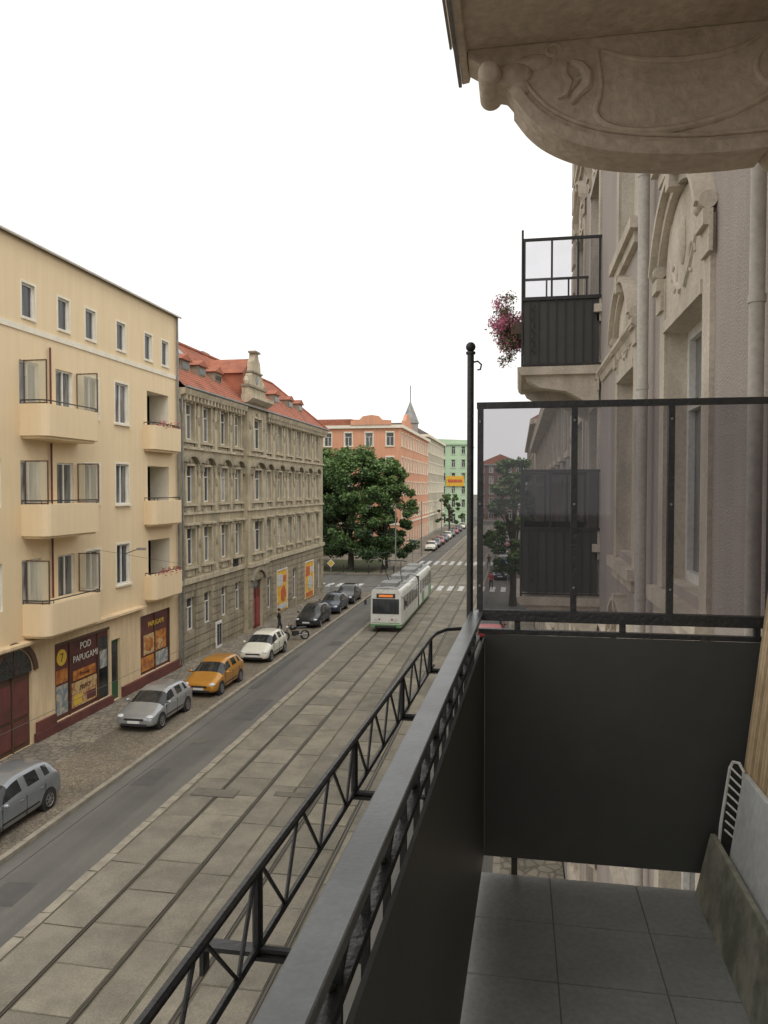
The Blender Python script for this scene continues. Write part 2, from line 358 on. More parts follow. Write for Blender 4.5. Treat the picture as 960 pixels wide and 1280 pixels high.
for c in cols+[13.4,16.1,17.95]:
    window(hy,FE,'E',c,16.55,.8 if c<16 else .76,1.3,'',.14,g=0); put(cached(('yf',.8),lambda:frm(.8,1.3)),'window_surround',hy,(0,c,16.55))
for f in FL:
    for c in cols:
        lo=.1 if c in(6.5,8.8) else 1.0
        window(hy,FE,'E',c,f+lo,1.2,2.75-lo,'c',.15,name='window' if lo==1 else 'balcony_door')
    window(hy,FE,'E',13.4,f+.95,1.2,1.9,'c',.15); window(hy,FE,'E',16.7,f+.1,1.3,2.4,'c',1.08,name='balcony_door')
    b=MB(); b.box(-.0,.12,12.7,14.1,f+.86,f+.94,band); b.obj('window_sill',hy)
    put(cached(('yf',1.2),lambda:frm(1.2,1.9)),'window_surround',hy,(0,13.4,f+.95)); put(cached(('yf',1.21),lambda:frm(1.2,1.75)),'window_surround',hy,(0,10.8,f+1.0))
def rr(x1,y0,y1,r=.35,n=5):
    return [(0,y0)]+[(x1-r+r*math.cos(rad(-90+90*i/n)),y0+r+r*math.sin(rad(-90+90*i/n))) for i in range(n+1)]+[(x1-r+r*math.cos(rad(90*i/n)),y1-r+r*math.sin(rad(90*i/n))) for i in range(n+1)]+[(0,y1)]
FP=lambda s,z,d:(s,z,d)
def ybal(par,f,y0,y1,dep,screens,rail=True,flowers=None):
    e=D.objects.new('balcony',None); COL.objects.link(e); e.parent=par; e.location=(0,0,f)
    b=MB(); b.prism(FP,rr(dep,y0,y1),-.12,1.08,yel); b.prism(FP,rr(dep-.12,y0+.1,y1-.1),-.22,-.12,yel); b.obj('parapet',e)
    b=MB(); pts=rr(dep-.06,y0+.06,y1-.06)
    b.tube([(x,y,1.22) for x,y in pts],.025,iron,6)
    for k,(x,y) in enumerate(pts):
        if k%2==0: b.cyl((x,y,1.08),(x,y,1.22),.015,iron,5)
    b.obj('railing',e)
    for ys in screens:
        b=MB(); X=dep-.08
        for (a,c,z0,z1) in ((.05,.09,1.1,2.75),(X-.04,X,1.1,2.75)): b.box(a,c,ys-.02,ys+.02,z0,z1,bframe)
        b.box(.09,X-.04,ys-.02,ys+.02,2.71,2.75,bframe); b.box(.09,X-.04,ys-.02,ys+.02,1.1,1.14,bframe)
        b.poly([(.09,ys,1.14),(X-.04,ys,1.14),(X-.04,ys,2.71),(.09,ys,2.71)],frost); b.obj('privacy_screen',e)
    if flowers:
        b=MB()
        for i in range(260):
            x=dep-.1+random.gauss(0,.1); y=random.uniform(y0+.3,y1-.4); z=1.2+random.gauss(0,.1); r=random.uniform(.03,.08)
            q=[Vector((random.gauss(0,1),random.gauss(0,1),random.gauss(0,1))).normalized()*r for _ in range(3)]
            b.poly([Vector((x,y,z))+v for v in q],flowers if i%3 else leafs[1])
        b.obj('flower_box',e)
for f in FL:
    ybal(hy,f,5.9,9.75,1.1,(6.1,9.6)); ybal(hy,f,15.5,18.8,.6,(),flowers=redf if f!=8.35 else None)
    b=MB(); b.tube([(.1,7.7,f+1.1),(.1,7.7,f+3.5)],.045,maroon,6); b.obj('downpipe',hy)
b=MB(); b.fb(FE,4.3,6.4,.1,3.0,-.2,-.12,bframe)
for a in (4.4,5.4): 
    for z0,z1 in ((.3,1.2),(1.35,2.7)): b.fb(FE,a,a+.85,z0,z1,-.12,-.08,maroon)
b.fb(FE,5.32,5.38,.1,3.0,-.12,-.06,bframe); b.obj('door',hy)
b2=MB(); F2=lambda s,z,d:(d,s+5.35,z); arch_hood(b2,F2,2.3,3.0,1.05,.22,0,.09,bframe,14); b2.prism(F2,arc(0,3.0,1.05,1.0,0,180,14),.003,.02,cglass)
for k in range(1,6): 
    a=rad(30*k); b2.prism(F2,[(.02*math.sin(a),3+.02),(1.0*math.cos(a)+.03,3+.95*math.sin(a)),(1.0*math.cos(a)-.03,3+.95*math.sin(a))],.02,.035,bframe)
b2.obj('door_arch',hy)
signm=M('sign_maroon',(.13,.04,.035),.5,col2=(.07,.025,.025),scale=1.5); signo=M('sign_orange',(.6,.26,.05),.5,col2=(.35,.1,.03),scale=3,lo=.4,hi=.6); signb=M('sign_beige',(.6,.45,.22),.5,col2=(.4,.15,.06),scale=5,lo=.45,hi=.6)
sgy=M('sign_yellow',(.75,.5,.06),.5); letw=M('letter_white',(.75,.72,.65),.5); greend=M('green_door',(.03,.1,.05),.5)
pgrey=M('poster_grey',(.2,.26,.3),.5,col2=(.5,.45,.35),scale=4,lo=.45,hi=.58)
b=MB(); b.fb(FE,7.9,12.1,.5,3.7,-.15,-.1,signm); b.fb(FE,7.98,8.9,.6,3.57,-.1,-.07,maroon); b.fb(FE,9.2,11.1,.7,1.75,-.1,-.06,signb); b.fb(FE,9.3,11.0,1.85,2.25,-.1,-.06,signo)
b.fb(FE,8.05,8.85,.7,1.9,-.07,-.055,pgrey); b.fb(FE,8.05,8.85,2.0,2.55,-.07,-.055,signo); b.fb(FE,9.3,9.9,.8,1.2,-.06,-.05,sgy); b.fb(FE,10.3,11.0,.8,1.15,-.06,-.05,maroon)
b.fb(FE,11.27,12.05,.55,3.3,-.1,-.065,cglass); b.fb(FE,11.35,11.95,1.9,2.7,-.065,-.06,pgrey); b.fb(FE,11.2,11.26,.5,3.57,-.1,-.05,bframe); b.fb(FE,9.02,9.08,.5,3.57,-.1,-.05,bframe); b.fb(FE,7.9,12.1,3.58,3.69,-.1,0,bframe)
b.prism(FE,arc(8.45,3.05,.34,.34,0,360,18)[:-1],-.07,-.045,sgy)
b.obj('shop_window',hy)
b=MB(); b.fb(FE,12.25,13.05,.15,3.0,-.2,-.14,greend); b.fb(FE,12.35,12.95,1.0,2.8,-.14,-.12,cglass); b.obj('door',hy)
text(hy,'POD',.42,letw,(-.04,10.2,3.25),RE,'shop_sign_lettering'); text(hy,'PAPUGAMI',.4,letw,(-.04,10.2,2.75),RE,'shop_sign_lettering')
text(hy,'Browar',.26,signm,(-.05,10.15,2.05),RE,'shop_sign_lettering'); text(hy,'7',.5,signm,(-.04,8.45,3.03),RE,'shop_sign_lettering')
text(hy,'PIWO',.3,signm,(-.045,10.15,1.45),RE,'shop_sign_lettering')
b=MB(); b.fb(FE,15.0,18.3,.65,3.65,-.15,-.1,signm); b.fb(FE,15.2,16.55,.8,1.5,-.1,-.07,signo); b.fb(FE,16.7,18.1,.8,1.5,-.1,-.07,pgrey); b.fb(FE,15.5,16.58,1.6,2.6,-.1,-.065,signb); b.fb(FE,16.68,17.9,1.6,2.6,-.1,-.065,signo)
b.prism(FE,arc(16.05,2.1,.42,.35,0,360,16)[:-1],-.06,-.05,signo); b.prism(FE,arc(17.2,1.9,.35,.3,0,360,16)[:-1],-.06,-.048,signb)
for a in (15.0,16.6,18.24): b.fb(FE,a,a+.06,.66,3.64,-.1,-.03,bframe)
b.obj('shop_window',hy); text(hy,'PAPUGAMI',.36,sgy,(-.02,16.7,3.1),RE,'shop_sign_lettering')
b=MB(); b.fb(FE,1.0,3.2,.6,3.3,-.2,-.12,cglass); b.obj('shop_window',hy)
b=MB(); b.tube([(.05,13.2,6.9),(.9,13.2,7.2)],.02,iron,5); b.box(.85,1.25,13.1,13.3,7.14,7.26,greyr); b.obj('wall_lamp',hy)

# ---------------------------------------------------------------- old ornate tenement
hm=top('tenement_house',(-18.5,39.4,0),'weathered beige ornate tenement with red tile roof and central gable','house')
LW=31.6; HE=15.55
Lc=[1.5,3.9,6.6,9.0]; Rc=[15.2,18.0,20.6,23.3,26.2,29.2]
fl=[(5.65,2.15),(9.25,2.15),(12.85,2.05)]
ops=[]
for z,h in fl:
    for c in Lc+Rc: ops.append((c-.58,c+.58,z,z+h))
gops=[(.95,2.05,1.9,3.8),(3.4,4.5,1.9,3.8),(6.1,7.1,1.9,3.8),(8.5,9.5,1.9,3.8),(15,16.1,1.0,3.4),(17.3,19.9,.4,3.6),(21.6,22.8,.8,3.4),(25.2,28.0,.3,3.5),(29.5,30.6,.8,3.4)]
cops=[(11.2,12.8,z,z+h) for z,h in fl]+[(11.0,13.0,.1,3.6)]
b=MB(); b.wall(FE,0,10,4.6,HE,[o for o in ops if o[1]<10],.25,stone); b.wall(FE,14,LW,4.6,HE,[o for o in ops if o[0]>14],.25,stone)
b.wall(FE,0,10,0,4.6,[o for o in gops if o[1]<10],.25,stone2); b.wall(FE,14,LW,0,4.6,[o for o in gops if o[0]>14],.25,stone2)
b.wall(FE,10,14,0,HE+.9,cops,.25,stone,d=.35); b.fb(FE,10,10.02,0,HE+.9,-.1,.345,stone); b.fb(FE,13.98,14,0,HE+.9,-.1,.345,stone)
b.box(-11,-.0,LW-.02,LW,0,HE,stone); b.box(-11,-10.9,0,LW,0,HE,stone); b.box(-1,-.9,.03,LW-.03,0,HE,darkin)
b.obj('wall',hm)
b=MB()
for k in range(9): 
    for (a,c,d) in ((0,10,0),(14,LW,0),(10,14,.35)):
        zz=.5+k*.46
        segs=[(a,c)]
        for o in gops+[cops[-1]]:
            if o[2]<zz+.4 and o[3]>zz: segs=[q for (p,r) in segs for q in ((p,min(r,o[0]-.05)),(max(p,o[1]+.05),r)) if q[1]-q[0]>.1]
        for p,r in segs: b.fb(FE,p,r,zz,zz+.38,d,d+.05,stone2)
b.obj('rusticated_base',hm)
for z0,z1,dd,mt in ((4.62,4.9,.18,orn),(8.55,8.7,.12,orn),(12.3,12.45,.12,orn)):
    b=MB()
    for (a,c,d) in ((0,9.94,0),(14.06,LW+.1,0),(9.95,14.05,.35)): b.fb(FE,a,c,z0,z1,d,d+dd,mt)
    b.obj('string_course',hm)
b=MB()
for (a,c,d) in ((0,9.78,0),(14.22,LW+.3,0)):
    b.prism(lambda s,z,dd:(s,dd,z),[(0,14.98),(.12,15.0),(.16,15.2),(.42,15.3),(.5,15.52),(.5,15.62),(-.3,15.62),(-.3,14.98)],a,c,orn)
    s=a+.3
    while s<c-.2: b.fb(FE,s,s+.16,15.0,15.28,.15,.4,orn); s+=.5
b.prism(lambda s,z,dd:(s,dd,z),[(.35,15.9),(.5,15.95),(.85,16.2),(.85,16.45),(0,16.45),(0,15.9)],9.8,14.2,orn)
b.obj('cornice',hm)
def sur(kind):
    b=MB(); w=.58; h=2.1
    b.fb(FE,-w-.17,-w,-.08,h,0,.09,orn); b.fb(FE,w,w+.17,-.08,h,0,.09,orn)
    b.fb(FE,-w-.25,w+.25,-.2,-.085,0,.2,orn)
    b.fb(FE,-w-.2,-w,-.55,-.205,0,.1,ornd); b.fb(FE,w,w+.2,-.55,-.205,0,.1,ornd); b.fb(FE,-w+.1,w-.1,-.62,-.26,0,.05,orn)
    if kind=='flat':
        b.fb(FE,-w-.2,w+.2,h+.003,h+.18,0,.08,orn); b.fb(FE,-w-.3,w+.3,h+.2,h+.32,0,.28,orn); b.fb(FE,-.12,.12,h,h+.2,.08,.16,orn)
    elif kind=='arch':
        b.fb(FE,-w-.2,w+.2,h+.003,h+.12,0,.1,orn); arch_hood(b,FE,w*2+.5,h+.12,.42,.16,0,.3,ornd,10); b.sph((.06,0,h+.3),.16,orn,8,(.6,1,1))
        b.fb(FE,-w-.42,-w-.205,h-.3,h+.15,0,.22,ornd); b.fb(FE,w+.205,w+.42,h-.3,h+.15,0,.22,ornd)
    else:
        b.fb(FE,-w-.17,w+.17,h+.003,h+.14,0,.1,orn); b.fb(FE,-.1,.1,h-.05,h+.4,.05,.16,orn)
        for sg in (-1,1): b.sph((.03,sg*(w+.42),h-.5),.16,ornd,8,(.4,1,2))
    return b.mesh('window_surround')
for i,(z,h) in enumerate(fl):
    for c in Lc+Rc:
        window(hm,FE,'E',c,z,1.16,h,'t',.2); put(cached(('ms',i),lambda:sur(['flat','arch','cap'][i])),'window_surround',hm,(0,c,z))
    window(hm,FE,'E',12,z,1.6,h,'t',-.15); put(cached(('ms',i),None),'window_surround',hm,(.35,12,z)).scale=(1,1.38,1)
for o in gops:
    if o[1]-o[0]<2: window(hm,FE,'E',(o[0]+o[1])/2,o[2],o[1]-o[0],o[3]-o[2],'t',.2,g=0)
cc=sorted(Lc+Rc)
def pil():
    b=MB()
    for z,h in fl: 
        b.fb(FE,-.16,.16,z-.5,z+h+.0,0,.07,orn); b.fb(FE,-.2,.2,z+h,z+h+.25,0,.13,ornd); b.sph((.08,0,z+h*.55),.17,ornd,8,(.4,1,1.6))
    return b.mesh('pilaster')
for p,q in zip(cc,cc[1:]):
    if p<10<q: continue
    put(cached('pil',pil),'pilaster',hm,(0,(p+q)/2,0))
doorred=M('red_door',(.2,.03,.03),.5,col2=(.13,.02,.02)); drp=M('red_door_panel',(.28,.05,.05),.5)
b=MB(); b.fb(FE,11.0,13.0,.1,3.6,.08,.14,doorred)
for a in (11.15,12.1): b.fb(FE,a,a+.75,.4,2.3,.14,.18,drp)
b.fb(FE,11.97,12.03,.1,3.0,.14,.2,bframe); b.fb(FE,11.1,12.9,3.0,3.5,.14,.16,cglass); b.obj('door',hm)
b=MB(); F2=lambda s,z,d:(d+.35,s+12,z); arch_hood(b,F2,2.6,3.6,.7,.25,0,.2,ornd,10); b.obj('door_arch',hm)
def poster(par,s0,s1,z0,z1,d,cs):
    b=MB(); b.fb(FE,s0,s1,z0,z1,-.15,d,cs[0]); w=s1-s0; h=z1-z0
    b.fb(FE,s0+.1*w,s0+.55*w,z0+.62*h,z0+.9*h,d,d+.02,cs[1]); b.prism(FE,arc(s0+.62*w,z0+.4*h,.24*w,.2*h,0,360,16)[:-1],d,d+.03,cs[2]); b.fb(FE,s0+.1*w,s0+.9*w,z0+.04*h,z0+.16*h,d,d+.02,cs[1])
    b.fb(FE,s0+.62*w,s0+.92*w,z0+.7*h,z0+.86*h,d,d+.02,cs[2])
    b.fb(FE,s0-.08,s0,z0,z1,-.15,d+.04,wframe); b.fb(FE,s1,s1+.08,z0,z1,-.15,d+.04,wframe); b.fb(FE,s0-.08,s1+.08,z1,z1+.1,-.15,d+.05,wframe)
    b.obj('shop_poster',par)
posty=M('poster_yellow',(.8,.52,.06),.5,col2=(.7,.3,.03),scale=2.5,lo=.45,hi=.6); postr=M('poster_red',(.5,.06,.05),.5,col2=(.6,.25,.05),scale=3); postw=M('poster_pale',(.6,.6,.58),.5,col2=(.4,.5,.6),scale=2)
poster(hm,17.3,19.9,.4,3.6,.02,(posty,postw,postr)); poster(hm,25.2,28.0,.3,3.5,.02,(posty,postr,postw))
b=MB(); b.box(.02,.1,8.1,8.9,4.7,5.4,darkin); b.obj('plaque',hm)
b=MB(); b.fb(FE,5.0,5.9,.1,1.75,.05,.12,wframe); b.fb(FE,5.1,5.42,.3,1.6,.12,.13,cglass); b.fb(FE,5.48,5.8,.3,1.6,.12,.13,cglass); b.obj('cellar_door',hm)
b=MB()
def slope(x0,z0,x1,z1,ya,yb,yc,yd,n=22):
    for k in range(n):
        t0,t1=k/n,(k+1)/n; X0=x0+(x1-x0)*t0; X1=x0+(x1-x0)*t1; Z0=z0+(z1-z0)*t0; Z1=z0+(z1-z0)*t1
        b.poly([(X0,ya+(yc-ya)*t0,Z0+.05),(X0,yb+(yd-yb)*t0,Z0+.05),(X1,yb+(yd-yb)*t1,Z1),(X1,ya+(yc-ya)*t1,Z1)],tile)
        b.poly([(X0,ya+(yc-ya)*t0,Z0+.05),(X0,yb+(yd-yb)*t0,Z0+.05),(X0,yb+(yd-yb)*t0,Z0),(X0,ya+(yc-ya)*t0,Z0)],tile)
slope(.45,15.66,-3.9,19.7,0,LW+.3,0,LW-3.6); slope(-11.3,15.66,-3.9,19.7,0,LW+.3,0,LW-3.6,4)
b.poly([(.45,LW+.3,15.7),(-11.3,LW+.3,15.7),(-3.9,LW-3.6,19.75)],tile)
b.tube([(-3.9,0,19.78),(-3.9,LW-3.6,19.78),(.45,LW+.3,15.75)],.11,tile,6)
b.obj('roof',hm)
def dormer(y,w,h,x=-1.0):
    z=15.66+(.45-x)*4.04/4.35; b=MB()
    b.box(x-2.2,x,y-w/2,y+w/2,z-.3,z+h,ornd); b.prism(lambda s,zz,d:(d,s,zz),[(y-w/2-.15,z+h),(y+w/2+.15,z+h),(y,z+h+.4)],x-2.6,x+.15,tile)
    b.box(x,x+.03,y-w/2+.12,y+w/2-.12,z+.1,z+h-.12,ornd); b.box(x+.03,x+.045,y-w/2+.18,y+w/2-.18,z+.16,z+h-.18,cglass); b.obj('dormer',hm)
for y in (3.2,5.6,8.2): dormer(y,1.3,.65)
for y in (16.6,20.5,24.4,27.4): dormer(y,1.4,.7)
b=MB(); b.poly([(-2.2,5.9,18.2),(-2.2,7.0,18.2),(-3.2,7.0,19.13),(-3.2,5.9,19.13)],cglass); b.obj('skylight',hm)
b=MB()
g=[(10.2,16.45),(13.8,16.45),(13.8,17.1),(13.3,17.25),(13.15,17.9),(12.8,18.2),(12.7,18.9),(12.4,19.15),(12.25,19.6),(11.75,19.6),(11.6,19.15),(11.3,18.9),(11.2,18.2),(10.85,17.9),(10.7,17.25),(10.2,17.1)]
b.prism(FE,g,-.1,.35,orn); b.fb(FE,10.1,13.9,17.05,17.2,-.12,.48,ornd); b.fb(FE,11.0,13.0,18.1,18.22,-.12,.45,ornd); b.fb(FE,11.5,12.5,19.55,19.68,-.12,.45,ornd)
b.prism(FE,arc(12,17.65,.28,.3,0,360,14)[:-1],.352,.37,cglass)
for s in (10.35,13.65): b.sph((.15,s,17.45),.2,orn,8,(1,1,1.6))
b.box(-4,-.13,10.6,13.4,16.3,18.0,tile)
b.prism(lambda s,zz,d:(d,s,zz),[(10.4,18.0),(13.6,18.0),(12,19.2)],-4.2,-.13,tile)
b.obj('gable',hm)
for (x,y) in ((-4.6,2.0),(-5,14.8),(-4.5,22)):
    b=MB(); b.box(x-.35,x+.35,y-.5,y+.5,18.5,20.3,brickd); b.box(x-.42,x+.42,y-.57,y+.57,20.1,20.25,greyr); b.obj('chimney',hm)
for pts in ([(.16,.25,15.2),(.16,.25,.3)],[(.16,14.3,15.2),(.16,14.3,.3)]):
    b=MB(); b.tube(pts,.06,zinc); b.obj('downpipe',hm)
b=MB(); b.tube([(.54,0,15.68),(.54,LW+.3,15.68)],.07,zinc); b.obj('gutter',hm)

# ---------------------------------------------------------------- generic far houses
def farhouse(name,loc,label,fac,wallm,trim,height,floors,spacing,ww=1.2,base=None):
    e=top(name,loc,label,'house'); fh=(height-4.6)/(floors-1) if floors>1 else height
    for F,s0,s1 in fac:
        ops=[];W=[]
        n=max(1,int((s1-s0)/spacing)); sp=(s1-s0)/n
        for i in range(n):
            c=s0+sp*(i+.5)
            ops.append((c-ww*.6,c+ww*.6,.8,3.5)); W.append((c,.8,ww*1.2,2.7))
            for f in range(floors-1):
                z=5.2+f*fh; ops.append((c-ww/2,c+ww/2,z,z+2.1)); W.append((c,z,ww,2.1))
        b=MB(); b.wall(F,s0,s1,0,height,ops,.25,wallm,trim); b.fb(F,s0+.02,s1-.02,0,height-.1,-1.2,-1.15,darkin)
        b.fb(F,s0,s1,4.3,4.6,.0,.15,trim); b.fb(F,s0-.1,s1+.1,height-.5,height,.0,.45,trim); b.fb(F,s0,s1,0,.6,0,.06,base or greyr)
        for c,z,w,h in W:
            if z>4:
                b.fb(F,c-w/2-.15,c+w/2+.15,z+h,z+h+.22,0,.12,trim); b.fb(F,c-w/2-.15,c+w/2+.15,z-.15,z,0,.155,trim)
                b.fb(F,c-w/2-.14,c-w/2,z,z+h,0,.06,trim); b.fb(F,c+w/2,c+w/2+.14,z,z+h,0,.06,trim)
        b.obj('wall',e)
        for j,(c,z,w,h) in enumerate(W):
            if j<95: window(e,F,id(F),c,z,w,h,'t',.2)
    return e
h=farhouse('corner_house',(-18.5,120,0),'salmon orange corner tenement with pale trim and small spire',[(FE,0,38),(FS,-34,0)],salmon,band,20.3,5,3.3)
b=MB(); b.prism(lambda s,z,d:(s,d,z),[(.35,20.32),(-5,21.5),(-12,21.5),(-12,20.32)],3,38,tile); b.prism(FS,[(-33.8,20.34),(-3,20.34),(-8,21.3),(-30,21.3)],-10,.3,tile); b.obj('roof',h)
b=MB(); b.prism(FS,[(-8,20.31),(-8,21.0),(-6.6,21.1),(-6,21.7),(-4.6,21.9),(-3.4,21.7),(-2.8,21.1),(-1.4,21.0),(-1.4,20.31)],.35,.6,salmon); b.obj('gable',h)
b=MB(); b.prism(FE,[(2,20.33),(2,21.1),(3.5,21.3),(4.2,22.2),(6,22.5),(7.8,22.2),(8.5,21.3),(10,21.1),(10,20.33)],-.1,.42,salmon); b.obj('gable',h)
b=MB(); b.cyl((-1.5,22,20.3),(-1.5,22,22.4),1.5,greyr,8); b.cyl((-1.5,22,22.4),(-1.5,22,26.5),1.75,zinc,8,.08); b.cyl((-1.5,22,26.4),(-1.5,22,29.5),.08,iron,5); b.obj('spire',h)
h=farhouse('tenement_house',(-18.7,158.2,0),'cream grey tenement with rows of tall windows',[(FE,0,36),(FS,-10,0)],cream,band,21.5,5,3.0)
b=MB(); b.prism(lambda s,z,d:(s,d,z),[(.4,21.52),(-4,24),(-12,24),(-12,21.52)],0,36,rooff); b.obj('roof',h)
h=farhouse('apartment_house',(-13.2,205,0),'pale green flat roofed house closing the end of the street',[(FS,-8,0),(FE,0,20)],greenr,greenr,22.5,6,2.6,1.0)
b=MB(); b.prism(FS,[(-8.2,22.52),(.2,22.52),(.2,23.2),(-8.2,23.6)],-20,.2,greenr); b.obj('roof',h)
b=MB(); b.fb(FS,-5.9,-1.1,10.9,13.6,.2,.4,posty); b.fb(FS,-5.4,-1.6,11.9,12.7,.4,.45,postr); b.obj('advertising_sign',h)
h=farhouse('brick_house',(-5.5,240,0),'dark red brick house across the far end of street',[(FS,-7,7)],brickd,greyr,18,5,2.8)
b=MB(); b.prism(FS,[(-7.2,18.02),(7.2,18.02),(0,21)],-12,.2,tile); b.obj('roof',h)
h=farhouse('tenement_house',(1.3,17.75,0),'lower grey rendered tenement beside the mauve house',[(FW,0,40),(FS,0,11)],greyr,crm,13.2,4,3.0)
b=MB(); b.prism(lambda s,z,d:(s,d,z),[(-.4,13.22),(5,15.2),(11,13.22)],0,40,rooff); b.obj('roof',h)
h=farhouse('tenement_house',(1.6,77,0),'plain brown rendered tenement on the opposite corner',[(FW,0,60),(FS,0,14)],cream,orn,17,5,3.2)
b=MB(); b.prism(lambda s,z,d:(s,d,z),[(-.4,17.02),(5,20),(14,17.02)],0,60,tile); b.obj('roof',h)
h=farhouse('tenement_house',(-48,100,0),'grey tenement with slate roof behind the trees',[(FS,0,16),(FE,0,14)],greyr,cream,17.5,5,3.2)
b=MB(); b.prism(FS,[(-.2,17.52),(16.2,17.52),(13,20.5),(3,20.5)],-14,.3,zinc); b.obj('roof',h)

# ---------------------------------------------------------------- own house (mauve)
WX=1.2
ho=top('tenement_house',(WX,0,0),'mauve roughcast tenement with cream mouldings, arched window hoods and balconies','house')
wc=[5.9,8.9,15.3]; dc=[12.55,1.3]
ops=[]
for k in (-2,-1,0,1,2):
    f=8.42+3.55*k
    if f>1:
        for c in wc: ops.append((c-.65,c+.65,f+.85,f+2.85))
        for c in dc: ops.append((c-.6,c+.6,f+.02,f+2.85))
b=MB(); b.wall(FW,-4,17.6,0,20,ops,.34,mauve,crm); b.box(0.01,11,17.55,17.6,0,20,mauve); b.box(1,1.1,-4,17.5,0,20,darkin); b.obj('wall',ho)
def ownsur():
    b=MB(); w=.65; h=2.0
    for sg in (-1,1):
        a,c=sorted((sg*w,sg*(w+.2))); b.fb(FW,a,c,-.08,h+.45,0,.03,crm)
        a,c=sorted((sg*(w+.04),sg*(w+.26))); b.fb(FW,a,c,h+.36,h+.46,.03,.09,crm); b.fb(FW,a,c,h+.2,h+.36,.03,.055,crm)
        b.tube([FW(sg*(w+.15)-.09,h+.52,.055),FW(sg*(w+.15)+.09,h+.52,.055)],.055,crm,12)
    b.fb(FW,-w-.26,w+.26,-.2,-.085,0,.11,crm); b.fb(FW,-w-.18,w+.18,-.32,-.2,0,.06,crm)
    b.fb(FW,-w-.0,w+.0,h,h+.09,0,.045,crm)
    arch_hood(b,FW,2*w+.34,h+.5,.52,.05,0,.13,crm,24); arch_hood(b,FW,2*w+.26,h+.44,.5,.07,0,.075,crm,24)
    b.prism(FW,[(-w,h+.1),(w,h+.1),(w,h+.46)]+arc(0,h+.46,w,.46,0,180,12)[1:-1]+[(-w,h+.46)],0,.02,crm)
    for sg in (-1,1):
        b.tube([FW(sg*(.08+.42*math.sin(t*2.2)),h+.2+.6*t,.02) for t in [i/10 for i in range(11)]],[.024-.0015*i for i in range(11)],crm,6)
        b.tube([FW(sg*(.3+.1*math.cos(t)),h+.35+.1*math.sin(t),.02) for t in [i*.6 for i in range(9)]],.014,crm,6)
    b.sph(FW(0,h+.55,.02),.12,crm,14,(.25,.8,1.5)); b.prism(FW,[(-.06,h+.92),(.06,h+.92),(.08,h+1.1),(-.08,h+1.1)],0,.14,crm)
    return b.mesh('window_surround',smooth=True)
for k in (-2,-1,0,1,2):
    f=8.42+3.55*k
    if f<1: continue
    for c in wc:
        window(ho,FW,'W',c,f+.85,1.3,2.0,'t',.2,g=1); put(cached('own',ownsur),'window_surround',ho,(0,c,f+.85))
    for c in dc: window(ho,FW,'W',c,f+.02,1.2,2.83,'t',.2,g=0,name='balcony_door'); put(cached('own',ownsur),'window_surround',ho,(0,c,f+.85))
for z in (8.42-.35,8.42+3.2,8.42+6.75): 
    b=MB(); b.prism(lambda s,zz,d:(-s,d,zz),[(0,z-.08),(.03,z-.07),(.05,z),(.1,z+.04),(.1,z+.08),(0,z+.1)],7.9,11.4,crm); b.obj('string_course',ho)
b=MB()
for z in np.arange(.6,19.3,.62): b.fb(FW,17.0,17.62,float(z),float(z)+.5,0,.05,crm)
b.obj('quoin',ho)
b=MB(); b.prism(lambda s,z,d:(s,d,z),[(0,19.2),(-.2,19.3),(-.3,19.6),(-.7,19.7),(-.75,20.05),(4,23),(11,20),(11,19.9),(0,19.9)],-4,17.8,crm); b.obj('cornice',ho)
for (y,x,r) in ((7.2,-.1,.05),(3.95,-.07,.036)):
    b=MB(); b.tube([(x,y,19.2),(x,y,.3)],r,pipem,14)
    for z in np.arange(1.4,19,1.9): b.tube([(x,y,float(z)),(x,y,float(z)+.04)],r+.006,pipem,14)
    b.obj('downpipe',ho,smooth=True)
def scroll(cx,cz,r0,r1,a0,a1,n=22): return [(cx+(r0+(r1-r0)*i/n)*math.cos(rad(a0+(a1-a0)*i/n)),cz+(r0+(r1-r0)*i/n)*math.sin(rad(a0+(a1-a0)*i/n))) for i in range(n+1)]
def zc(z): return 1.70-(1.70-z)*.86
ctl=[(-.02,1.47),(.03,1.39),(.09,1.325),(.17,1.27),(.26,1.23),(.37,1.2),(.5,1.18),(.64,1.168),(.78,1.168),(.89,1.175)]
low=[]
for i in range(len(ctl)-1):
    for k in range(3):
        t=k/3; p0=ctl[max(i-1,0)];p1=ctl[i];p2=ctl[i+1];p3=ctl[min(i+2,len(ctl)-1)]
        low.append(tuple(.5*((2*p1[j])+(-p0[j]+p2[j])*t+(2*p0[j]-5*p1[j]+4*p2[j]-p3[j])*t*t+(-p0[j]+3*p1[j]-3*p2[j]+p3[j])*t**3) for j in (0,1)))
low.append(ctl[-1]); low=[(x,zc(z)) for x,z in low]
prof=[(-.2,1.70),(-.2,1.665),(-.16,1.64),(-.13,1.59),(-.095,1.55),(-.05,1.54)]+low+[(.94,1.19),(1.0,1.12),(1.08,1.03),(1.2,.96),(1.2,1.70)]
